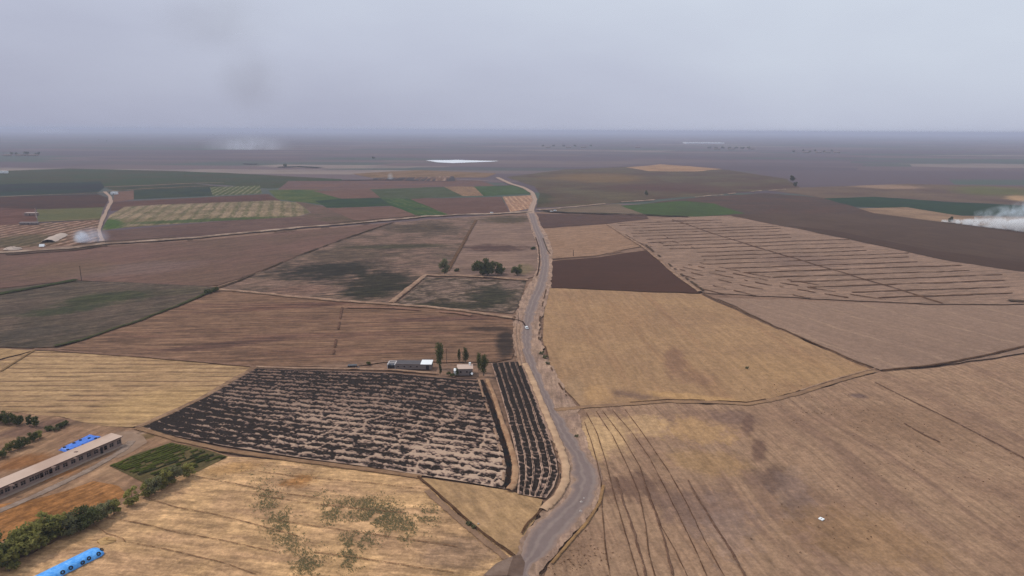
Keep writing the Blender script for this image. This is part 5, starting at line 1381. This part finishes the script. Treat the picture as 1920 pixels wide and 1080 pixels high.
# ------------------------------------------------------------------ smoke
def smoke_mat(name, dens, col, anis=.0, scale=None, lo=.35, hi=.7, r=None, axis=None):
    """smoke thins out towards its rim: r = radii of a puff, axis = (start, end, radius at start, at end, flatness)"""
    t = NT(name)
    v = t.n('ShaderNodeVolumePrincipled')
    v.inputs['Color'].default_value = col
    v.inputs['Anisotropy'].default_value = anis
    O = t.n('ShaderNodeTexCoord').outputs['Object']
    d = dens
    if r:
        q = t.n('ShaderNodeVectorMath', {0: O, 1: (1 / r[0], 1 / r[1], 1 / r[2])}, operation='MULTIPLY').outputs[0]
        ln = t.n('ShaderNodeVectorMath', {0: q}, operation='LENGTH').outputs['Value']
        d = t.math('MULTIPLY', t.ramp(ln, 1.0, .15), dens)
    if axis:
        p0, p1, r0, r1, fl = axis
        D = Vector((p1.x - p0.x, p1.y - p0.y, 0)); L = D.length; D /= L
        q = t.n('ShaderNodeVectorMath', {0: O, 1: tuple(p0)}, operation='SUBTRACT').outputs[0]
        al = t.math('MULTIPLY', t.dot(q, tuple(D)), 1 / L)
        lat = t.math('MULTIPLY', t.dot(q, (-D.y, D.x, 0)), 1 / fl)
        zz = t.math('SUBTRACT', t.dot(q, (0, 0, 1)), t.math('MULTIPLY', al, p1.z - p0.z))
        rr = t.math('MAXIMUM', t.math('MULTIPLY_ADD', al, r1 - r0, r0), .5)
        ln = t.math('DIVIDE', t.math('SQRT', t.math('ADD', t.math('MULTIPLY', lat, lat), t.math('MULTIPLY', zz, zz))), rr)
        d = t.math('MULTIPLY', t.ramp(ln, 1.0, .2), dens)
    if scale:
        n = t.noise(O, scale, 4.0, .65, .6)
        d = t.math('MULTIPLY', t.ramp(n, lo, hi), d)
    t.put(v.inputs['Density'], d)
    t.t.links.new(v.outputs[0], t.out.inputs['Volume'])
    return t.m
def blob(name, c, r, mat, label, sd, sub=3, amp=.3):
    import bmesh
    bm = bmesh.new()
    bmesh.ops.create_icosphere(bm, subdivisions=sub, radius=1.0)
    for v in bm.verts:
        p = v.co
        k_ = 1 + amp * 2 * (float(fbm(p.x * 1.7 + 5 + p.z, p.y * 1.7 + sd + p.z * .7, 3, sd)) - .5)
        v.co = Vector((p.x * k_ * r[0], p.y * k_ * r[1], max(p.z * k_ * r[2], .9 - c[2])))
    me = bpy.data.meshes.new(name)
    bm.to_mesh(me); bm.free()
    o = link(name, me, mat)
    o.location = c
    return tag(o, label, 'smoke', None, 'stuff')
def smoke_tube(name, pts, rad, mat, label, sd, flat=1.0):
    """closed lumpy tube of smoke along points with growing radii"""
    m = MB()
    K = 14
    n = len(pts)
    S = 8
    path = []
    for i in range(n - 1):
        for j in range(S):
            f = j / S
            path.append((Vector(pts[i]).lerp(Vector(pts[i + 1]), f), rad[i] * (1 - f) + rad[i + 1] * f))
    path.append((Vector(pts[-1]), rad[-1]))
    for i, (p, r) in enumerate(path):
        t = (path[min(i + 1, len(path) - 1)][0] - path[max(i - 1, 0)][0]).normalized()
        u = Vector((-t.y, t.x, 0)).normalized(); v = t.cross(u)
        if v.z < 0: v = -v; u = -u
        for j in range(K):
            a = 2 * math.pi * j / K
            k_ = r * (1 + .5 * (float(fbm(i * .35 + sd, j * .9 if j < K else 0, 2, sd)) - .5))
            q = p + u * (math.cos(a) * k_ * flat) + v * (math.sin(a) * k_)
            m.v.append((q.x, q.y, max(1.1, q.z)))
    for i in range(len(path) - 1):
        for j in range(K):
            a = i * K + j; b = i * K + (j + 1) % K
            m.f.append((a, b, b + K, a + K))
    m.f.append(tuple(range(K))[::-1]); m.f.append(tuple((len(path) - 1) * K + j for j in range(K)))
    o = m.build(name, mat)
    return tag(o, label, 'smoke', None, 'stuff')
s0 = at(1766, 417); s1 = at(1800, 421); s2 = at(1850, 428); s3 = at(1930, 440); s4 = at(2060, 452)
up = lambda p, z: Vector((p.x, p.y, z))
q0, q1 = up(s0, 1.5), up(s4, 13)
smoke_tube('smoke', [q0, q0.lerp(q1, .15), q0.lerp(q1, .4), q0.lerp(q1, .7), q1], [2.5, 7, 12, 16, 19], smoke_mat('white_smoke', .55, (.985, .985, .992, 1), .0, .085, .36, .66, axis=(q0, q1, 3, 21, 1.25)), 'dense white smoke drifting low over the right field', 3, 1.25)
b1, b3 = up(at(1825, 414), 7), up(at(1960, 421), 22)
smoke_tube('smoke', [b1, b1.lerp(b3, .5), b3], [7, 14, 19], smoke_mat('blue_smoke', .07, (.80, .90, .98, 1), .0, .07, .38, .64, axis=(b1, b3, 8, 22, 1.3)), 'thin bluish smoke rising behind the dense white smoke', 9, 1.3)
def puff(px, py, z, r, dens, col, label, sd, sc=None, lo=.3, hi=.62, nm='puff_smoke', dy=0.0, dxm=0.0):
    c = at(px, py)
    blob('smoke', (c.x + dxm, c.y + dy, z), r, smoke_mat(nm, dens, col, .0, sc, lo, hi, r=r), label, sd, 3, .18)
puff(153, 456, 6, (9, 9, 10), .22, (.86, .92, .995, 1), 'small white blue puff of smoke by the side track', 4, .16)
puff(172, 455, 6, (24, 16, 13), .05, (.80, .84, .98, 1), 'thin bluish veil of smoke right of the small puff', 6, .10)
puff(466, 281, 18, (310, 140, 84), .0085, (.88, .91, .98, 1), 'pale bluish smoke over a fire on the far left plain', 8, .010, .25, .72)
puff(95, 252, 66, (460, 220, 64), .0026, (.88, .91, .98, 1), 'faint far smoke under the hills at the left', 5)
puff(732, 337, 6, (10, 9, 15), .04, (.88, .91, .96, 1), 'tiny thin smoke at the left end of the scorched bank', 11)
c = at(480, 280)
R0 = c.length
puff(480, 280, 60 + .074 * R0, (.056 * R0, 230, .056 * R0), .0013, (.36, .34, .37, 1), 'dark smoke smudge hanging in the sky above the far fire', 7, .004, .15, .75, 'dark_smoke')
puff(480, 280, 90 + .16 * R0, (.12 * R0, 260, .062 * R0), .00085, (.38, .36, .39, 1), 'broad faint smoke veil in the sky left of the dark smudge', 12, .002, .2, .7, 'dark_smoke_thin', 500, -.08 * R0)

# ------------------------------------------------------------------ the air
hz = MB()
hz.box((0, 27000, 67.5), (122000, 68000, 137.0))
t = NT('haze_air')
v = t.n('ShaderNodeVolumePrincipled')
v.inputs['Color'].default_value = (.635, .68, .85, 1)
v.inputs['Density'].default_value = SIGMA
v.inputs['Anisotropy'].default_value = 0.0
t.t.links.new(v.outputs[0], t.out.inputs['Volume'])
tag(hz.build('haze', t.m), 'dusty lavender haze over the whole plain', 'haze', None, 'stuff')
